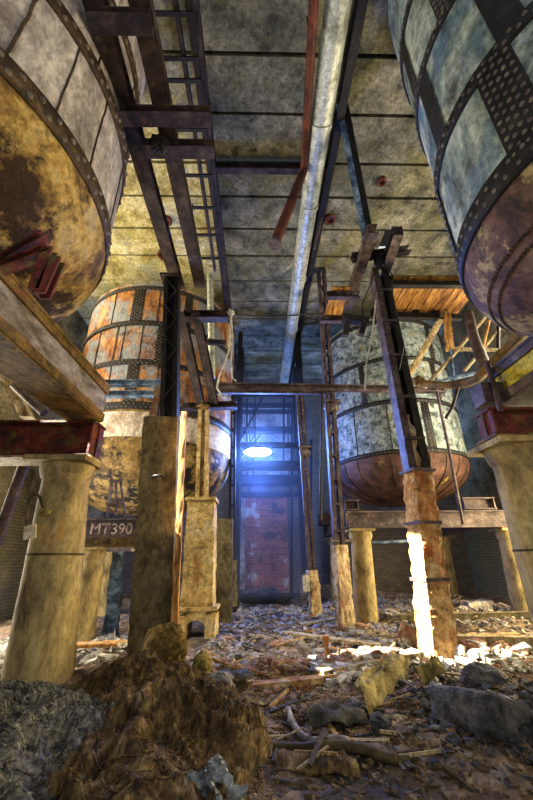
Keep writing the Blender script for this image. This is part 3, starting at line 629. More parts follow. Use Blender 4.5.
# inclined channels from the stanchion to the steel post
t = thing('inclined_frame', (-1.6, 7.0, 5.0), 'two brown channels sloping down from the stanchion to the steel post', 'frame')
for a, b in ((at(181, 312, 7.0), at(200, 402, 8.5)), (at(196, 312, 7.0), at(214, 402, 8.5))):
    mb = MB(); mb.channel(a, b, .2, .16, .02); mb.bar(a-Vector((0, 0, .08)), b-Vector((0, 0, .08)), .2, .02); mb.build('sloping_channel', M['brown'], t)
mb = MB(); a, b = at(184, 316, 7.0), at(228, 316, 7.0); mb.channel(a, b, .2, .2, .02); mb.bar(a-Vector((0, .0, .1)), b-Vector((0, .0, .1)), .22, .02); mb.build('top_crosspiece', M['brown'], t)
mb = MB(); a, b = at(182, 407, 8.55), at(237, 405, 8.55); mb.channel(a, b, .2, .16, .02); mb.bar(a-Vector((0, .0, .08)), b-Vector((0, .0, .08)), .22, .02); mb.build('foot_crosspiece', M['brown'], t)
mb = MB(); a, b = at(206, 342, 7.4), at(226, 343, 7.4); mb.bar(a, b, .1, .12); mb.build('mid_crosspiece', M['brown'], t)
# vertical pale pipe behind it
mb = MB(); mb.tube([at(210, 275, 8.2), at(211, 330, 8.2), at(212, 378, 8.2)], .09, 12); mb.revolve([(.09, -.05), (.13, -.05), (.13, .05), (.09, .05)], at(211, 342, 8.2), 14)
tag(mb.build('drain_pipe', M['silver'], base=at(212, 378, 8.2)), 'short vertical pale pipe behind the sloping channels', 'pipe')
# cord
pts = [at(x, y, 6.95) for x, y in ((226, 312), (230, 309), (231, 320), (230, 335), (229, 350), (225, 364), (219, 377), (217, 388), (222, 396), (225, 398))]
mb = MB(); mb.tube(pts, .022, 7); tag(mb.build('electric_cable', M['cord'], base=pts[-1]), 'pale cord hanging in a loop from the sloping frame', 'cord')
pts = [at(x, y, 6.97) for x, y in ((231, 312), (232, 330), (231, 355), (232, 378), (236, 381))]
mb = MB(); mb.tube(pts, .018, 7); tag(mb.build('electric_cable', M['cord'], base=pts[-1]), 'straight pale cord hanging beside the looped one', 'cord')
mb = MB(); p = at(231, 313, 6.95); mb.lump(p, (.08, .07, .07), 2, .3, 3, 3); tag(mb.build('insulator', M['cord'], base=p), 'small pale insulator at the head of the cords', 'insulator')
mb = MB(); pts = [Vector(at(228, 314, 7.0)), Vector(at(270, 317, 7.6)), Vector(at(325, 313, 8.8))]; mb.tube(pts, .022, 6); tag(mb.build('tie_rod', M['dark'], base=pts[1]), 'thin tie rod strung across the aisle from cords to post', 'rod')

# pipes
t = thing('silver_pipe', (1.2, 9, 9.0), 'long silver pipe running away under the ceiling', 'pipe')
mb = MB(); mb.tube([(1.25, .6, 9.35), (1.24, 4.0, 9.35), (1.22, 8, 9.33), (1.2, 16.0, 9.28)], .21, 20); mb.build('pipe_run', M['silver'], t)
for y in (2.0, 4.3, 6.1, 8.6, 11.2):
    mb = MB(); mb.tube([(1.24, y-.05, 9.34), (1.24, y+.05, 9.34)], .225, 20); mb.build('joint_collar', M['silver'], t)
for y in (3.4, 7.2, 11, 14.5):
    mb = MB(); mb.bar((1.24, y, 9.5), (1.24, y, CZ), .03, .03); mb.build('hanger', M['dark'], t)
t = thing('brown_pipe', (.95, 5.1, 8.6), 'brown pipe bending down with an open end beside the silver pipe', 'pipe')
e0, e1 = at(304, 170, 5.15), at(275, 243, 4.85)
mb = MB(); mb.tube([(.82, .6, 9.2), (.84, 2.4, 9.2), tuple(at(305, 150, 4.75)), tuple(e0), tuple(e0.lerp(e1, .06)), tuple(e1)], [.08, .08, .08, .085, .09, .10], 14, cap=False)
dv = (e1-e0).normalized(); mb.build('pipe_run', M['brown_pipe'], t)
mb = MB(); mb.tube([e1-dv*.03, e1+dv*.05], .115, 14); mb.build('end_flange', M['mauve'], t)
mb = MB(); mb.bar((.85, 3.0, 9.2), (.85, 3.0, CZ), .03, .03); mb.build('hanger', M['dark'], t)
# hub and brace falling from the ceiling to the right frame
t = thing('diagonal_brace', (2.3, 5.6, 7.3), 'steel brace coloured as if blue lit, slanting from the ceiling to the right frame', 'brace')
a, b = at(338, 86, 4.15), at(369, 246, 5.5)
mb = MB(); mb.channel(a+Vector((-.05, 0, 0)), b+Vector((-.05, 0, 0)), .12, .18, .02); mb.build('web_side', M['blueish'], t)  # blue light put into this channel's colour
mb = MB(); mb.channel(a+Vector((.08, 0, 0)), b+Vector((.08, 0, 0)), .12, .18, .02, side=-1); mb.build('dark_side', M['dark'], t)
mb = MB(); mb.lump(at(327, 76, 4.05), (.26, .22, .22), 3, .3, 3, 8); mb.build('hub', M['dark'], t)
mb = MB(); mb.tube([at(327, 84, 4.1), at(322, 106, 4.35), at(317, 128, 4.6)], .085, 8); tag(mb.build('pipe_branch', M['blueish'], base=at(317, 128, 4.6)), 'pipe stub coloured as if blue lit, hanging below the hub', 'pipe')  # stub coloured blue for the light on it
mb = MB(); mb.tube([at(334, 168, 6.2), at(323, 212, 6.6), at(314, 250, 7.2)], .03, 8); tag(mb.build('hanger_rod', M['mauve'], base=at(314, 250, 7.2)), 'thin slanting rod between silver pipe and brace', 'rod')
# right frame on the broken post
t = thing('overhead_frame', (2.5, 6.1, 7.1), 'pair of short brown channels resting on the broken post at right', 'frame')
for x0, x1, ya, yb in ((2.27, 2.28, 5.1, 7.5), (2.78, 2.86, 5.15, 6.3)):
    mb = MB(); mb.channel((x0, ya, 7.4), (x1, yb, 7.4), .2, .24, .025, side=1 if x0 < 2.5 else -1); mb.bar((x0, ya, 7.29), (x1, yb, 7.29), .2, .02); mb.build('channel', M['mauve'], t)
mb = MB(); mb.channel(at(352, 258, 6.0), at(409, 250, 6.0), .16, .16, .02); mb.build('crosspiece', M['brown'], t)
mb = MB(); mb.lump(at(380, 262, 6.0), (.14, .14, .16), 2, .3, 3, 8); mb.build('knuckle', M['dark'], t)
for q in (((343, 318), (368, 322), .16), ((347, 323), (345, 336), .12), ((364, 323), (361, 335), .12)):
    mb = MB(); mb.bar(at(*q[0], 6.5), at(*q[1], 6.5), q[2], q[2]); mb.build('hanger_bracket', M['brown'], t)
# plank deck between two dark channels
t = thing('plank_deck', (3.9, 6.65, 6.85), 'deck of orange boards carried between dark channels at right', 'deck')
mb = MB()
for k in range(12):
    x = 3.0+k*.17; mb.box((x, 6.62, 7.0+random.uniform(-.01, .01)), (.155, 1.25, .045), Matrix.Rotation(random.uniform(-.02, .02), 3, 'Z'))
mb.build('boards', M['wood'], t)
mb = MB(); mb.channel((2.75, 6.05, 6.9), (5.0, 6.05, 6.9), .12, .26, .02); mb.build('front_channel', M['dark'], t)
mb = MB(); mb.channel((2.75, 7.12, 6.88), (5.0, 7.2, 6.88), .12, .24, .02); mb.build('rear_channel', M['dark'], t)
t = thing('plank_deck', (2.0, 6.7, 6.9), 'small stub of orange boards left of the broken post head', 'deck')
mb = MB()
for k in range(3): mb.box((1.72+k*.14, 7.0, 7.02), (.13, 1.3, .045))
mb.build('boards', M['wood'], t)
for y in (6.5, 7.4):
    mb = MB(); mb.channel((1.55, y, 6.9), (2.3, y, 6.9), .12, .16, .02); mb.build('bearer', M['mauve'], t)
# slanting timbers, poles and rods under the deck
def pole(name, label, cat, a, b, r, m, square=True):
    a, b = Vector(a), Vector(b); mb = MB()
    if square: mb.rough(a, b, r*2, r*2, seg=14, amp=r*.25, seed=int(a.x*100) % 50, freq=6) if abs((b-a).z) > abs((b-a).x)*.4 else mb.bar(a, b, r*2, r*2)
    else: mb.tube([a, a.lerp(b, .5)+Vector((0, 0, -.01)), b], r, 9)
    return tag(mb.build(name, m, base=a), label, cat)
pole('timber_strut', 'thick pale timber slanting from the deck behind the broken post', 'timber', at(402, 388, 8.3), at(444, 314, 7.15), .09, M['wood_pale'])
pole('timber_strut', 'short upright orange timber under the deck right end', 'timber', at(450, 350, 7.12), at(447, 314, 7.12), .07, M['wood_x'])
pole('slanting_pole', 'long pale pole slanting below the deck at right', 'pole', at(424, 388, 7.12), at(486, 316, 7.12), .045, M['wood_pale'], False)
pole('slanting_pole', 'second shorter pole slanting right below the deck', 'pole', at(464, 371, 7.12), at(499, 329, 7.12), .04, M['wood_pale'], False)
pole('slanting_pole', 'steep thin pole below the belly of the near right tank', 'pole', at(482, 351, 7.1), at(490, 316, 7.1), .035, M['wood_x'], False)
pole('rail_bar', 'horizontal pale bar tying the poles below the deck', 'bar', at(449, 349, 7.1), at(500, 350, 7.1), .035, M['wood_pale'])
pole('upright_rod', 'thin upright rod between the bars at right', 'rod', at(454, 384, 7.1), at(450, 346, 7.1), .03, M['blueish'], False)
pole('upright_rod', 'short upright rod close to the right girder end', 'rod', at(498, 362, 7.1), at(498, 326, 7.1), .04, M['dark'], False)
pole('rail_bar', 'low thin bar joining the rods to the curved pipe', 'bar', at(426, 384, 7.1), at(482, 372, 7.1), .03, M['blueish'])
mb = MB(); pts = [at(469, 314, 7.1), at(474, 338, 6.6), at(481, 356, 6.0), at(486, 372, 5.0)]; mb.tube(pts, .105, 12); tag(mb.build('down_pipe', M['mauve'], base=pts[-1]), 'thick mauve down pipe under the near right tank', 'pipe')
pts = [at(536, 316, 3.5), at(520, 336, 3.9), at(505, 352, 4.3), at(490, 366, 4.7), at(478, 378, 5.1), at(468, 383, 5.6), at(452, 385, 6.2), at(438, 385, 6.7), at(422, 383, 7.05)]
mb = MB(); mb.tube(pts, .075, 12); tag(mb.build('curved_pipe', M['girder'], base=pts[-1]), 'long brown pipe curving along the right girder', 'pipe')
mb = MB(); pts = [at(487, 362, 4.3), at(494, 386, 4.15), at(501, 412, 4.1)]; mb.tube(pts, .035, 8); tag(mb.build('hanger_rod', M['mauve'], base=pts[-1]), 'mauve rod dropping from the curved pipe onto the red beam', 'rod')
mb = MB(); pts = [at(436, 388, 8.7), at(449, 450, 8.8), at(463, 524, 9.1)]; mb.tube(pts, .04, 8); tag(mb.build('hanger_rod', M['mauve'], base=pts[-1]), 'long thin rod hanging in front of the mottled tank', 'rod')
mb = MB(); pts = [at(459, 385, 6.05), at(452, 408, 6.1), at(446, 418, 6.1)]; mb.tube(pts, .03, 8); tag(mb.build('hanger_rod', M['mauve'], base=pts[-1]), 'short slanting rod beside the mottled tank top', 'rod')
mb = MB(); p = at(418, 381, 7.05); mb.tube([p+Vector((-.1, 0, 0)), p+Vector((.12, 0, 0))], .09, 12); mb.tube([p+Vector((-.02, 0, 0)), p+Vector((.04, 0, 0))], .13, 12); tag(mb.build('pipe_fitting', M['girder'], base=p), 'small brown pipe fitting at the end of the curved pipe', 'fitting')
mb = MB(); mb.box(at(488, 396, 4.3), (.28, .26, .28)); p = at(478, 391, 4.3); tag(mb.build('girder_shoe', M['mauve'], base=at(488, 396, 4.3)), 'grey boxed shoe at the end of the right girder', 'shoe')
# wires on the broken post head
for k, (pts, lb) in enumerate([([(372, 243), (378, 262), (370, 285), (362, 305), (364, 322)], 'looping dark wire at the head of the broken post'), ([(380, 255), (392, 275), (393, 300), (404, 345), (399, 370)], 'dark wire hanging right of the broken post'), ([(376, 300), (372, 335), (366, 365), (365, 390)], 'pale wire hanging left of the broken post')]):
    q = [at(x, y, 5.85) for x, y in pts]; mb = MB(); mb.tube(q, .013, 6); tag(mb.build('loose_wire', M['cord'] if k == 2 else M['wire'], base=q[-1]), lb, 'wire')
# struts seen under the left girder
pole('timber_strut', 'pale timber slanting behind the left box girder', 'timber', at(2, 372, 6.3), at(28, 418, 6.3), .11, M['wood_pale'])
pole('slanting_pole', 'mauve rod slanting down onto the red beam at left', 'pole', at(14, 385, 6.0), at(44, 413, 6.0), .07, M['mauve'], False)
mb = MB(); pts = [at(25, 462, 6.2), at(12, 498, 6.2), at(-4, 545, 6.2)]; mb.tube(pts, .09, 12); tag(mb.build('down_pipe', M['mauve'], base=pts[-1]), 'mauve pipe slanting down behind the near left column', 'pipe')
# blue band across the orange tank
for y, lb in ((383, 'upper blue rail crossing in front of the orange tank'), (394, 'lower blue rail crossing in front of the orange tank')):
    a, b = at(70, y+1, 7.4), at(160, y, 7.4); mb = MB(); mb.ibeam(a, b, .14, .14, .02); tag(mb.build('rail_beam', M['blueish'], base=a.lerp(b, .5)), lb, 'rail')

# ------------------------------------------------------------------ cross beams and frames in the depth of the hall
cross_beam('cross_girder', 'long mauve girder crossing the aisle above the blue light', at(214, 386, 8.75), at(445, 390, 8.75), .16, .16, M['mauve'])
cross_beam('cross_girder', 'second thin girder just below the long one over the aisle', at(214, 392, 8.85), at(330, 393, 8.85), .10, .08, M['mauve'])
def portal(Y, x0, x1, zt, lb, extra=()):
    t = thing('steel_portal', ((x0+x1)/2, Y, 0), lb, 'frame')
    for x in (x0, x1):
        mb = MB(); mb.ibeam((x, Y, 0), (x, Y, zt), .16, .18, .02, upv=(0, 1, 0)); mb.build('upright', M['dark'], t)
    for z in extra:
        mb = MB(); mb.ibeam((x0, Y, z), (x1, Y, z), .14, .18, .02); mb.build('crosspiece', M['dark'], t)
    for k in range(len(extra)-1):
        for a, b in ((x0+.5, x0+.5), (x1-.45, x1-.45)) if k % 2 == 0 else ((x0, x0+.9), (x1-.3, x1-.3)):
            mb = MB(); mb.bar((a, Y, extra[k]), (b, Y, extra[k+1]), .05, .05); mb.build('brace', M['dark'], t)
    return t
portal(11.9, -.72, 1.55, 9.6, 'first dark steel frame crossing the far aisle by the blue light', (4.35, 5.0, 6.9))
portal(13.1, -.72, 1.62, 9.6, 'second dark steel frame behind the blue light', (4.0, 4.6, 6.0, 7.0))
portal(14.75, -.9, 1.7, 9.6, 'third dark steel frame farther down the aisle', (3.8, 4.5, 5.9, 7.4))
portal(15.7, -1.0, 1.75, 9.6, 'last dark steel frame before the brick panel', (4.4, 5.3, 6.8))
t = thing('dark_platform', (.2, 12.4, 4.2), 'dark platform hung below the blue light', 'platform')
mb = MB(); mb.box((.4, 12.5, 4.42), (2.05, 1.1, .08)); mb.build('deck_plate', M['dark'], t)
mb = MB(); mb.box((.4, 11.98, 4.3), (2.05, .06, .3)); mb.build('edge_board', M['dark'], t)
for x, y0, y1, Y, r, lb in ((237, 402, 600, 12.6, .04, 'thin dark riser pipe left of the brick panel'), (247, 398, 470, 11.95, .03, 'thin rod hanging left of the blue light'), (292, 405, 598, 13.6, .05, 'dark riser pipe at the right edge of the brick panel'),
                        (284, 398, 470, 11.95, .03, 'thin rod hanging right of the blue light'), (311, 440, 606, 12.9, .06, 'leaning dark pipe right of the far slim post'), (322, 388, 520, 8.78, .035, 'thin pipe between the far slim post and the mottled tank')):
    mb = MB(); a, b = at(x, y0, Y), at(x-(x-250)*.02, y1, Y); mb.tube([a, a.lerp(b, .5), b], r, 8); tag(mb.build('riser_pipe', M['dark'], base=b), lb, 'pipe')
# the lamp
t = thing('floodlight', at(258, 452, 11.75), 'glowing blue white floodlight hung over the far aisle', 'lamp')
p = at(258, 452, 11.75)
mb = MB(); mb.box(p+Vector((0, .09, .04)), (.98, .12, .26)); mb.build('housing', M['dark'], t)
mb = MB(); mb.lump(p, (.46, .07, .15), 3, .05, 2, 3); hs = [o for o in t.children if o.name.startswith('housing')][0]; mb.build('lamp_face', M['fluor'], hs)
mb = MB(); mb.tube([p+Vector((-.1, .08, .14)), p+Vector((-.1, .1, 1.2)), p+Vector((-.1, .1, 2.2))], .02, 6); mb.build('stem', M['wire'], t)
lamp('floodlight_beam', 'AREA', p+Vector((0, -.06, -.05)), 900, (.12, .28, 1.0), target=p+Vector((0, -2, -1.2)), sx=.85, sy=.16)
lamp('floodlight_spill', 'POINT', p+Vector((0, .5, .5)), 760, (.12, .27, 1.0), size=.15)
lamp('floodlight_spill_rear', 'POINT', p+Vector((0, .6, -1.0)), 260, (.10, .22, 1.0), size=.15)

# ------------------------------------------------------------------ things lying on the floor
def gp(x, y, dz=0): return Vector((x, y, ground(x, y)+dz))
def heap(name, label, cat, cx, cy, rx, ry, h, m, amp, freq, seed, fold=0.0, n=110, strands=0, sm=None):
    mb = MB(); base = Vector((cx, cy, ground(cx, cy)))
    for i in range(n//2+1):
        f = i/(n//2)
        for k in range(n):
            a = 2*PI*k/n; wob = 1+.18*noise.noise(Vector((math.cos(a)*1.5, math.sin(a)*1.5, seed)))
            x, y = cx+rx*f*wob*math.cos(a), cy+ry*f*wob*math.sin(a)
            z = h*(math.cos(min(1, f)*PI)*.5+.5)**.8
            q = Vector((x*freq, y*freq, seed*3.1))
            wq = q*.42+Vector((noise.noise(q*.3+Vector((5, 0, 0))), noise.noise(q*.3+Vector((0, 5, 0))), 0))*1.1
            d = noise.fractal(q, .8, 2.1, 6)*amp + fold*((1-2.2*abs(noise.noise(wq)))*.34+(1-2.2*abs(noise.noise(wq*2.3)))*.16+(1-2.2*abs(noise.noise(wq*5)))*.06-.2)
            edge = min(1, (1-f)*5)
            mb.v.append((x, y, ground(x, y)-.06*(1-edge)+z+d*edge))
    for i in range(n//2):
        for k in range(n):
            mb.f.append((i*n+k, (i+1)*n+k, (i+1)*n+(k+1) % n, i*n+(k+1) % n)); mb.sm.append(False); mb.mi.append(0)
    o = tag(mb.build(name, m, base=base), label, cat)
    if strands:                      # loose fibres lying over the heap
        rs = random.Random(seed); q = MB(); V = mb.v; rows = n//2
        for _ in range(strands):
            i, k = rs.randrange(2, rows-2), rs.randrange(n); di, dk = rs.choice((-1, 0, 1)), rs.choice((-3, -2, -1, 1, 2, 3)); pts = []
            for st in range(7):
                v = Vector(V[max(0, min(rows, i))*n+k % n]); pts.append(v+Vector((rs.uniform(-.01, .01), rs.uniform(-.01, .01), .006+.012*rs.random()))); i += di; k += dk
            q.tube(pts, rs.uniform(.003, .008), 4, cap=False)
        tag(q.build('loose_strands', sm or m, o), kind='stuff')
    return o
heap('fibre_heap', 'grey heap of matted fibre at the bottom left corner', 'heap', -1.9, 3.5, .98, 1.2, .42, M['heap_grey'], .06, 7.0, 2, fold=.10, n=220, strands=700)
heap('burlap_heap', 'brown heap of crumpled sacking in the left foreground', 'heap', -.78, 3.9, 1.0, 1.4, .25, M['heap_brown'], .035, 4.5, 5, fold=.42, n=240, strands=420, sm=M['heap_brown'])
heap('burlap_heap', 'smaller brown heap at the foot of the olive pillar', 'heap', -1.4, 5.12, .8, .66, .24, M['heap_brown'], .04, 5, 9, fold=.34, n=180, strands=200, sm=M['heap_brown'])
heap('debris_mound', 'low tangled debris mound far down the aisle before the brick panel', 'heap', .25, 14.0, 1.0, .7, .40, M['boulder'], .18, 3.0, 12, n=60)
mb = MB()
for k in range(7):
    r = .75+.05*k; c = Vector((.2, 13.2, .18+.035*k)); mb.tube([c+Vector((r*math.cos(a*.3), r*.5*math.sin(a*.3), .06*noise.noise(Vector((a, k, 0))))) for a in range(22)], .022, 5)
tag(mb.build('wire_coil', M['wire'], base=(.2, 13.2, .1)), 'large coil of dark wire on the far floor', 'coil')
mb = MB(); mb.lump(gp(-1.25, 5.68, .26), (.30, .16, .30), 4, .22, 2.2, 3); tag(mb.build('sack', M['burlap'], base=gp(-1.25, 5.68)), 'netted tan sack slumped at the foot of the orange plank', 'sack')
mb = MB(); mb.lump(gp(-.72, 5.5, .12), (.12, .11, .16), 3, .2, 2, 6); tag(mb.build('rubble_stone', M['tarp'], base=gp(-.62, 5.35)), 'mossy upright stone right of the netted sack', 'stone')
mb = MB(); mb.lump(gp(-.30, 5.25, .05), (.24, .18, .10), 3, .15, 2, 8, flat=.6); tag(mb.build('rubble_stone', M['hose'], base=gp(-.28, 5.2)), 'brown flat block in the middle of the rubble ridge', 'stone')
mb = MB(); mb.lump(gp(-.42, 4.85, .12), (.15, .12, .13), 3, .25, 2.4, 9); tag(mb.build('rubble_stone', M['stone'], base=gp(-.42, 4.85)), 'grey stone on the right edge of the brown sacking heap', 'stone')
mb = MB(); mb.lump(Vector((2.0, 4.08, .10)), (.37, .30, .17), 5, .10, 1.5, 3, M=Matrix.Rotation(.22, 3, 'Y') @ Matrix.Rotation(-.25, 3, 'X') @ Matrix.Rotation(.5, 3, 'Z'), flat=.32); tag(mb.build('boulder', M['boulder'], base=gp(2.06, 4.12)), 'large dark angular boulder at the lower right', 'boulder')
mb = MB(); mb.lump(gp(2.55, 4.95, .06), (.26, .18, .15), 3, .25, 2, 12); tag(mb.build('boulder', M['boulder'], base=gp(2.15, 5.05)), 'dark rounded lump behind the large boulder', 'boulder')
# tarpaulin and rags as draped sheets
def sheet(name, label, cat, ctrl, m, nu=26, nv=14, amp=.05, seed=0, th=.012):
    """ctrl: four corners a b c d (a-b near side)"""
    a, b, c, d = [Vector(q) for q in ctrl]; mb = MB()
    for lay in (0, 1):
        for i in range(nu+1):
            for j in range(nv+1):
                u, v = i/nu, j/nv
                p = a.lerp(b, u).lerp(d.lerp(c, u), v)
                p = p+Vector((0, 0, amp*noise.fractal(Vector((u*3.5, v*2.5, seed)), .9, 2, 4)+amp*1.2*math.sin(v*PI)+ (th if lay else 0)))
                p += Vector((amp*.6*noise.noise(Vector((u*3, v*3, seed+5))), amp*.6*noise.noise(Vector((u*3, v*3, seed+9))), 0))
                mb.v.append(tuple(p))
    n = (nu+1)*(nv+1)
    for i in range(nu):
        for j in range(nv):
            q = i*(nv+1)+j
            mb.f.append((q+n, q+nv+1+n, q+nv+2+n, q+1+n)); mb.f.append((q, q+1, q+nv+2, q+nv+1)); mb.sm += [True, True]; mb.mi += [0, 0]
    return tag(mb.build(name, m, base=a), label, cat)
sheet('tarpaulin', 'olive folded tarpaulin lying left of the large boulder', 'tarpaulin', (gp(1.02, 4.2, .03), gp(1.75, 5.0, .22), gp(1.62, 5.2, .30), gp(.95, 4.45, .2)), M['tarp'], amp=.07, seed=3)
sheet('tarpaulin', 'small olive scrap of cloth just above the boulder', 'tarpaulin', (gp(1.75, 4.75, .1), gp(2.1, 4.9, .2), gp(2.05, 5.05, .26), gp(1.75, 4.95, .2)), M['tarp'], amp=.06, seed=8)
sheet('rag', 'crumpled grey rag on the dirt in the middle foreground', 'rag', (gp(.45, 4.15, .03), gp(.98, 4.1, .03), gp(.95, 4.4, .06), gp(.5, 4.45, .06)), M['rag'], amp=.045, seed=4)
sheet('rag', 'brown strip of cloth at the bottom of the dirt floor', 'rag', (gp(.1, 3.35, .02), gp(.7, 3.3, .02), gp(.7, 3.5, .03), gp(.15, 3.6, .03)), M['heap_brown'], amp=.025, seed=6)
mb = MB(); mb.lump((-.31, 3.1, .01), (.19, .12, .14), 6, .8, 2.2, 4, smooth=False); tag(mb.build('plastic_bag', M['bag'], base=gp(-.3, 3.22)), 'shiny crumpled clear plastic bag at the bottom edge', 'bag')
mb = MB(); mb.lump(gp(1.05, 4.0, .06), (.09, .08, .07), 2, .3, 2, 4); tag(mb.build('scrap_lump', M['boulder'], base=gp(1.05, 4)), 'small black scrap lump beside the grey rag', 'scrap')
def ground_tube(name, label, cat, xy, r, m, dz=.0):
    pts = []
    for k in range(len(xy)-1):
        for s in range(6):
            f = s/6; x = xy[k][0]+(xy[k+1][0]-xy[k][0])*f; y = xy[k][1]+(xy[k+1][1]-xy[k][1])*f; pts.append(gp(x, y, r*.9+dz))
    pts.append(gp(*xy[-1], r*.9+dz))
    for _ in range(3): pts = [pts[0]]+[(pts[i-1]+pts[i]*2+pts[i+1])/4 for i in range(1, len(pts)-1)]+[pts[-1]]
    mb = MB(); mb.tube(pts, r, 8); return tag(mb.build(name, m, base=pts[0]), label, cat)
ground_tube('hose', 'thick dark hose lying across the dirt in the foreground', 'hose', [(-.35, 4.0), (.05, 3.75), (.45, 3.6), (.8, 3.6), (1.0, 3.42)], .04, M['hose'])
ground_tube('strap', 'curved grey strap lying on the dirt above the hose', 'strap', [(.28, 4.5), (.3, 4.2), (.42, 3.9), (.6, 3.75), (.72, 3.72)], .03, M['stone'])
ground_tube('cable', 'thin black cable curling by the grey rag', 'cable', [(.2, 4.25), (.6, 4.0), (1.1, 3.95), (1.25, 4.2), (1.0, 4.35), (.8, 4.2)], .012, M['wire'])
ground_tube('cable', 'black cable arching over the rubble ridge', 'cable', [(.1, 4.5), (.5, 4.75), (.75, 5.1), (.8, 5.6), (1.1, 5.3)], .014, M['wire'])
ground_tube('hose', 'bent grey hose at the right edge by the boulder', 'hose', [(2.35, 4.35), (2.42, 4.0), (2.38, 3.7), (2.55, 3.5)], .035, M['stone'], .02)
# timbers
def timber(label, x0, y0, x1, y1, wd, h, m, dz=0, z1=None):
    a, b = gp(x0, y0, h/2+dz), gp(x1, y1, h/2+(dz if z1 is None else z1)); mb = MB()
    d = (b-a).normalized(); side = d.cross(Vector((0, 0, 1))).normalized(); upv = side.cross(d)
    n = 12; vs = []
    for i in range(n+1):
        c = a.lerp(b, i/n)
        for (u, v) in ((-1, -1), (0, -1.05), (1, -1), (1.03, 0), (1, 1), (0, 1.05), (-1, 1), (-1.03, 0)):
            q = c+side*u*wd/2+upv*v*h/2; k = noise.noise(q*6)*.12; vs.append(q+side*u*wd*k+upv*v*h*k)
    fs = [(i*8+k, i*8+(k+1) % 8, (i+1)*8+(k+1) % 8, (i+1)*8+k) for i in range(n) for k in range(8)]+[tuple(range(7, -1, -1)), tuple(range(n*8, n*8+8))]
    mb.add(vs, fs); return tag(mb.build('fallen_timber', m, base=a), label, 'timber')
timber('orange rotten beam lying right of the broken post', 2.75, 6.75, 4.3, 7.0, .2, .26, M['post'])
timber('sunlit pale beam lying across the ridge left of the broken post', .75, 5.5, 2.2, 5.95, .26, .07, M['wood_pale'], .02)
timber('split pale beam lying right of the foot of the broken post', 2.75, 6.2, 4.4, 6.35, .18, .14, M['wood_pale'], .02)
timber('dark wet beam running along the rubble ridge', -.15, 5.15, .95, 5.4, .14, .09, M['post'], -.02)
timber('long grey board on the floor below the blue light', .5, 8.2, 2.0, 7.1, .2, .04, M['wood_pale'], .05)
timber('grey board lying before the far slim post', .9, 9.4, 2.6, 10.0, .18, .04, M['wood_pale'], .06)
timber('dark bar leaning on the debris behind the broken post', 2.75, 8.3, 3.6, 7.3, .10, .10, M['boulder'], .05, .0)
timber('pale board lying beyond the near left column', -3.3, 7.0, -2.1, 6.9, .24, .05, M['wood_x'], .1)
timber('slanting board beyond the near left column', -2.5, 7.2, -1.9, 6.5, .14, .05, M['wood_pale'], .12)
timber('short thick block lying under the mottled tank', 5.0, 9.9, 5.6, 10.0, .3, .2, M['stone'], .02)
timber('low kerb of old timber across the floor under the mottled tank', 3.0, 8.9, 6.5, 8.7, .2, .14, M['pillar'], .0)
mb = MB(); mb.rough(gp(1.02, 6.4, -.02), gp(1.0, 6.42, .36), .08, .08, seg=8, amp=.03, seed=4, freq=7); tag(mb.build('broken_stub', M['wood_x'], base=gp(1.02, 6.4)), 'small upright splintered stub in the sunlit rubble', 'stub')
mb = MB(); mb.box(gp(2.62, 7.3, .2), (.42, .04, .24), Matrix.Rotation(.5, 3, 'Y')); tag(mb.build('tin_panel', M['brickbit'], base=gp(2.62, 7.3)), 'bent tan sheet leaning behind the broken post', 'panel')
t = thing('switch_box', at(306, 581, 10.6), 'grey electrical box on the far slim post', 'box')
p = at(306, 583, 10.56); mb = MB(); mb.box(p, (.2, .12, .42)); cs = mb.build('case', M['stone'], t); mb = MB(); mb.box(p+Vector((0, -.07, 0)), (.17, .02, .38)); mb.build('door', M['cord'], cs)
mb = MB(); p = at(346, 543, 9.0); a = at(330, 541, 8.7); b = at(352, 541, 9.0); mb.tube([a, b], .035, 8); tag(mb.build('pipe_stub', M['mauve'], base=a), 'short horizontal pipe stub across the slim aisle post', 'pipe')
a, b = at(358, 543, 9.35), at(412, 541, 9.35); mb = MB(); mb.tube([a, b], .035, 8); tag(mb.build('water_pipe', M['blueish'], base=a.lerp(b, .5)), 'thin horizontal pipe behind the front column of the mottled tank', 'pipe')

# countable rubble: bricks, stones, sticks
random.seed(4)
def proto_lump(name, m, seed, flat):
    mb = MB(); mb.lump((0, 0, 0), (1, .8, .6), 2, .22, 1.7, seed, flat=flat); o = mb.build(name, m); return o
def proto_stick(name, m, seed):
    mb = MB(); mb.rough((-1, 0, 0), (1, 0.0, .001), .001, .001) if False else mb.prism((-1, 0, 0), (1, 0, 0), [(-.07, -.04), (.07, -.05), (.08, .04), (-.06, .05)]); return mb.build(name, m)
kinds = []
for n_, m_, lb in (('brick_fragment', 'brickbit', 'brick'), ('rubble_stone', 'stone', 'stone')):
    for q in range(3): kinds.append((n_, proto_lump(n_, M[m_], q+3, .5 if n_ == 'brick_fragment' else .8), lb))
sticks = [('splinter', proto_stick('splinter', M[k], 0), 'splinter') for k in ('wood_pale', 'hose', 'post')]
first = set()
OBST0 = [(-2.7, 5.4, .55), (3.3, 4.44, .5), (2.42, 9.35, .45), (6.2, 9.55, .4), (-1.25, 8.6, .65), (-1.66, 6.2, .65), (-3.45, 8.25, .45), (-2.75, 9.6, .4), (2.52, 6.08, .34), (2.0, 4.1, .4)]
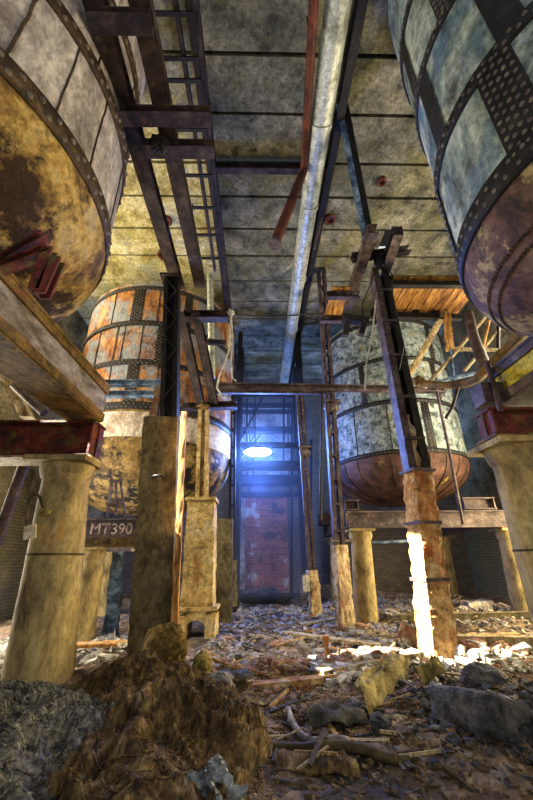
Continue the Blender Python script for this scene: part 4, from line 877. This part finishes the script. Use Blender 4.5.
def scatter(o, label, cat, group, x, y, s, rz, tilt):
    for ox, oy, orr in OBST0:
        if math.hypot(x-ox, y-oy) < orr+s[0]*.5: x = ox+orr+s[0]*.8+.05
    c = o if o.name not in first else o.copy()
    if o.name not in first: first.add(o.name)
    else: COL.objects.link(c)
    c.scale = s; c.rotation_euler = (tilt, random.uniform(-.25, .25), rz); c.location = gp(x, y, s[2]*.35 if cat != 'splinter' else .03+abs(math.sin(c.rotation_euler[1]))*s[0]*.6)
    tag(c, label, cat, group); return c
zones = [  # name, n, centre, spread, size, kinds, label words
 ('rubble ridge', 85, lambda: (random.uniform(-.7, 1.9), 0), 'in the rubble ridge across the aisle', (.04, .10)),
 ('sunlit strip', 45, lambda: (random.uniform(2.1, 4.6), 0), 'around the foot of the broken post', (.05, .12)),
]
for nm, n, fx, words, sz in zones:
    for i in range(n):
        x = fx()[0]; y = 5.75+.12*x+random.gauss(0, .28); n_, o, cat = random.choice(kinds[:4]); k = random.uniform(*sz)
        scatter(o, ('broken brick piece ' if cat == 'brick' else 'small grey stone ')+words, cat, ('bricks ' if cat == 'brick' else 'stones ')+words, x, y, (k*1.5, k, k*.8), random.uniform(0, 6.3), random.uniform(-.3, .3))
for i in range(90):
    x, y = random.uniform(-.9, 3.2), random.uniform(6.6, 12.5); n_, o, cat = random.choice(kinds[2:]); k = random.uniform(.04, .12)
    scatter(o, ('broken brick piece ' if cat == 'brick' else 'small grey stone ')+'on the far aisle floor', cat, ('bricks ' if cat == 'brick' else 'stones ')+'on the far aisle floor', x, y, (k*1.4, k, k*.8), random.uniform(0, 6.3), random.uniform(-.3, .3))
for i in range(40):
    x, y = random.uniform(.9, 3.0), random.uniform(3.3, 5.0); n_, o, cat = random.choice(kinds[2:]); k = random.uniform(.015, .06)
    scatter(o, ('broken brick piece ' if cat == 'brick' else 'small grey stone ')+'on the dirt around the large boulder', cat, ('bricks ' if cat == 'brick' else 'stones ')+'around the large boulder', x, y, (k*1.4, k, k*.8), random.uniform(0, 6.3), random.uniform(-.3, .3))
for i in range(30):
    x, y = random.uniform(-3.4, -1.9), random.uniform(6.4, 8.0); n_, o, cat = random.choice(kinds); k = random.uniform(.04, .12)
    scatter(o, ('broken brick piece ' if cat == 'brick' else 'small grey stone ')+'on the bright floor past the near left column', cat, ('bricks ' if cat == 'brick' else 'stones ')+'past the near left column', x, y, (k*1.4, k, k*.8), random.uniform(0, 6.3), random.uniform(-.3, .3))
for words, n, bx, by in (('on the rubble ridge', 50, (-.6, 4.2), (5.2, 6.6)), ('on the far aisle floor', 45, (-.6, 3.0), (6.8, 11)), ('on the dirt in the foreground', 25, (-.2, 1.6), (3.3, 4.8)), ('past the near left column', 20, (-3.4, -2.0), (6.4, 8.2))):
    for i in range(n):
        k = random.uniform(.12, .45 if 'dirt' not in words else .2); n_, o, cat = random.choice(sticks)
        scatter(o, 'thin wood splinter lying '+words, cat, 'splinters '+words, random.uniform(*bx), random.uniform(*by), (k, random.uniform(.08, .3), random.uniform(.08, .3)), random.uniform(0, 6.3), random.uniform(-.2, .2))
OBST = [(-2.7, 5.4, .5), (3.3, 4.44, .45), (2.42, 9.35, .4), (6.2, 9.55, .4), (2.6, 13.3, .4), (6.3, 13.3, .4), (-1.25, 8.6, .6), (-1.66, 6.2, .6), (-3.45, 8.25, .4), (-4.35, 8.6, .35), (-2.75, 9.6, .35), (2.52, 6.08, .3), (-.86, 10, .35)]
def litter(name, label, cat, n, m, area, size, thin, seed):
    rs = random.Random(seed); mb = MB()
    for _ in range(n):
        x, y = area(rs)
        if any((x-ox)**2+(y-oy)**2 < orr**2 for ox, oy, orr in OBST): continue
        k = rs.uniform(*size)*rs.choice((.6, .8, 1, 1.3)); c = gp(x, y, k*.25)
        E = (Matrix.Rotation(rs.uniform(0, 6.3), 3, 'Z') @ Matrix.Rotation(rs.uniform(-.5, .5), 3, 'X') @ Matrix.Rotation(rs.uniform(-.4, .4), 3, 'Y'))
        mb.box(c, (k*rs.uniform(.7, 1.3)*thin, k*rs.uniform(.6, 1.1)/(thin**.4), k*rs.uniform(.3, .8)/(thin**.5)), E)
        for q in range(8):
            v = mb.v[-1-q]; mb.v[-1-q] = (v[0]+rs.uniform(-.15, .15)*k, v[1]+rs.uniform(-.15, .15)*k, v[2]+rs.uniform(-.1, .1)*k)
    return tag(mb.build(name, m), label, cat, kind='stuff')
near = lambda r: (r.uniform(-.3, 3.0), 3.0+2.6*r.random())
ridge_ = lambda r: ((lambda x: (x, 5.75+.12*x+r.gauss(0, .33)))(r.uniform(-.9, 4.8)))
far_ = lambda r: (r.uniform(-1.0, 6.5), 6.3+7*r.random()**1.3)
left_ = lambda r: (r.uniform(-4.5, -1.9), 6.2+2.4*r.random())
litter('gravel', 'fine brown gravel scattered on the dirt in the foreground', 'gravel', 2600, M['crumb'], near, (.012, .04), 1, 1)
litter('gravel', 'brownish brick grit spread along the rubble ridge', 'gravel', 2600, M['brickbit'], ridge_, (.02, .06), 1, 2)
litter('gravel', 'grey crushed rubble covering the far aisle floor', 'gravel', 3600, M['stone'], far_, (.03, .10), 1, 3)
litter('wood_chips', 'small wood chips littering the foreground dirt', 'wood chips', 500, M['hose'], near, (.02, .05), 3, 4)
litter('wood_chips', 'pale wood chips littering the rubble ridge', 'wood chips', 700, M['wood_pale'], ridge_, (.03, .07), 3, 5)
litter('wood_chips', 'grey wood chips littering the far aisle floor', 'wood chips', 700, M['post_pale'], far_, (.04, .09), 3, 6)
litter('paper_scraps', 'pale scraps covering the bright floor past the near left column', 'scraps', 700, M['cord'], left_, (.04, .12), 1.6, 7)
litter('glare_scraps', 'pale scraps added for glare in the sunlit strip beside the broken post', 'debris', 420, M['cord'], lambda r: ((lambda x: (x, 5.68+.1*(x-2)+r.gauss(0, .22)))(r.uniform(.7, 4.9))), (.04, .13), 1.5, 9)  # pale litter added to make the sunlit strip glare
litter('slag', 'dark crumbled slag around the large boulder', 'slag', 900, M['boulder'], lambda r: (2.1+r.gauss(0, .4), 4.2+r.gauss(0, .45)), (.02, .07), 1, 8)
# scattering box added to give the floodlight its blue bloom
mb = MB(); mb.box((.45, 12.4, 4.0), (2.6, 3.1, 7.2)); hz = bpy.data.materials.new('bloom_scatter'); hz.use_nodes = True; nt = hz.node_tree
nt.nodes.remove(nt.nodes['Principled BSDF']); vs_ = nt.nodes.new('ShaderNodeVolumeScatter'); vs_.inputs['Color'].default_value = (.75, .85, 1, 1); vs_.inputs['Density'].default_value = .03; vs_.inputs['Anisotropy'].default_value = .2
nt.links.new(vs_.outputs[0], nt.nodes['Material Output'].inputs['Volume'])
tag(mb.build('bloom_haze', hz, base=(.45, 12.4, .4)), 'thin scattering volume added for the blue bloom round the floodlight', 'bloom_haze', kind='stuff')
# collars of holes in the ceiling
for x, y, px_, lb in ((-2.55, 7.1, .16, 'rusty pipe collar in the warm tinted ceiling at left'), (-2.9, 8.3, .2, 'rusty pipe collar in the far warm tinted ceiling at left'), (3.05, 5.9, .12, 'small rusty collar in the ceiling above the brace'), (1.95, 7.0, .16, 'rusty collar in the ceiling right of the silver pipe')):
    mb = MB(); mb.revolve([(px_, 0), (px_, -.08), (px_*.62, -.08), (px_*.62, 0)], (x, y, CZ), 18); mb.revolve([(px_*.62, -.02), (.001, -.02)], (x, y, CZ), 18)
    tag(mb.build('pipe_collar', M['brown_pipe'], base=(x, y, CZ-.08)), lb, 'collar')
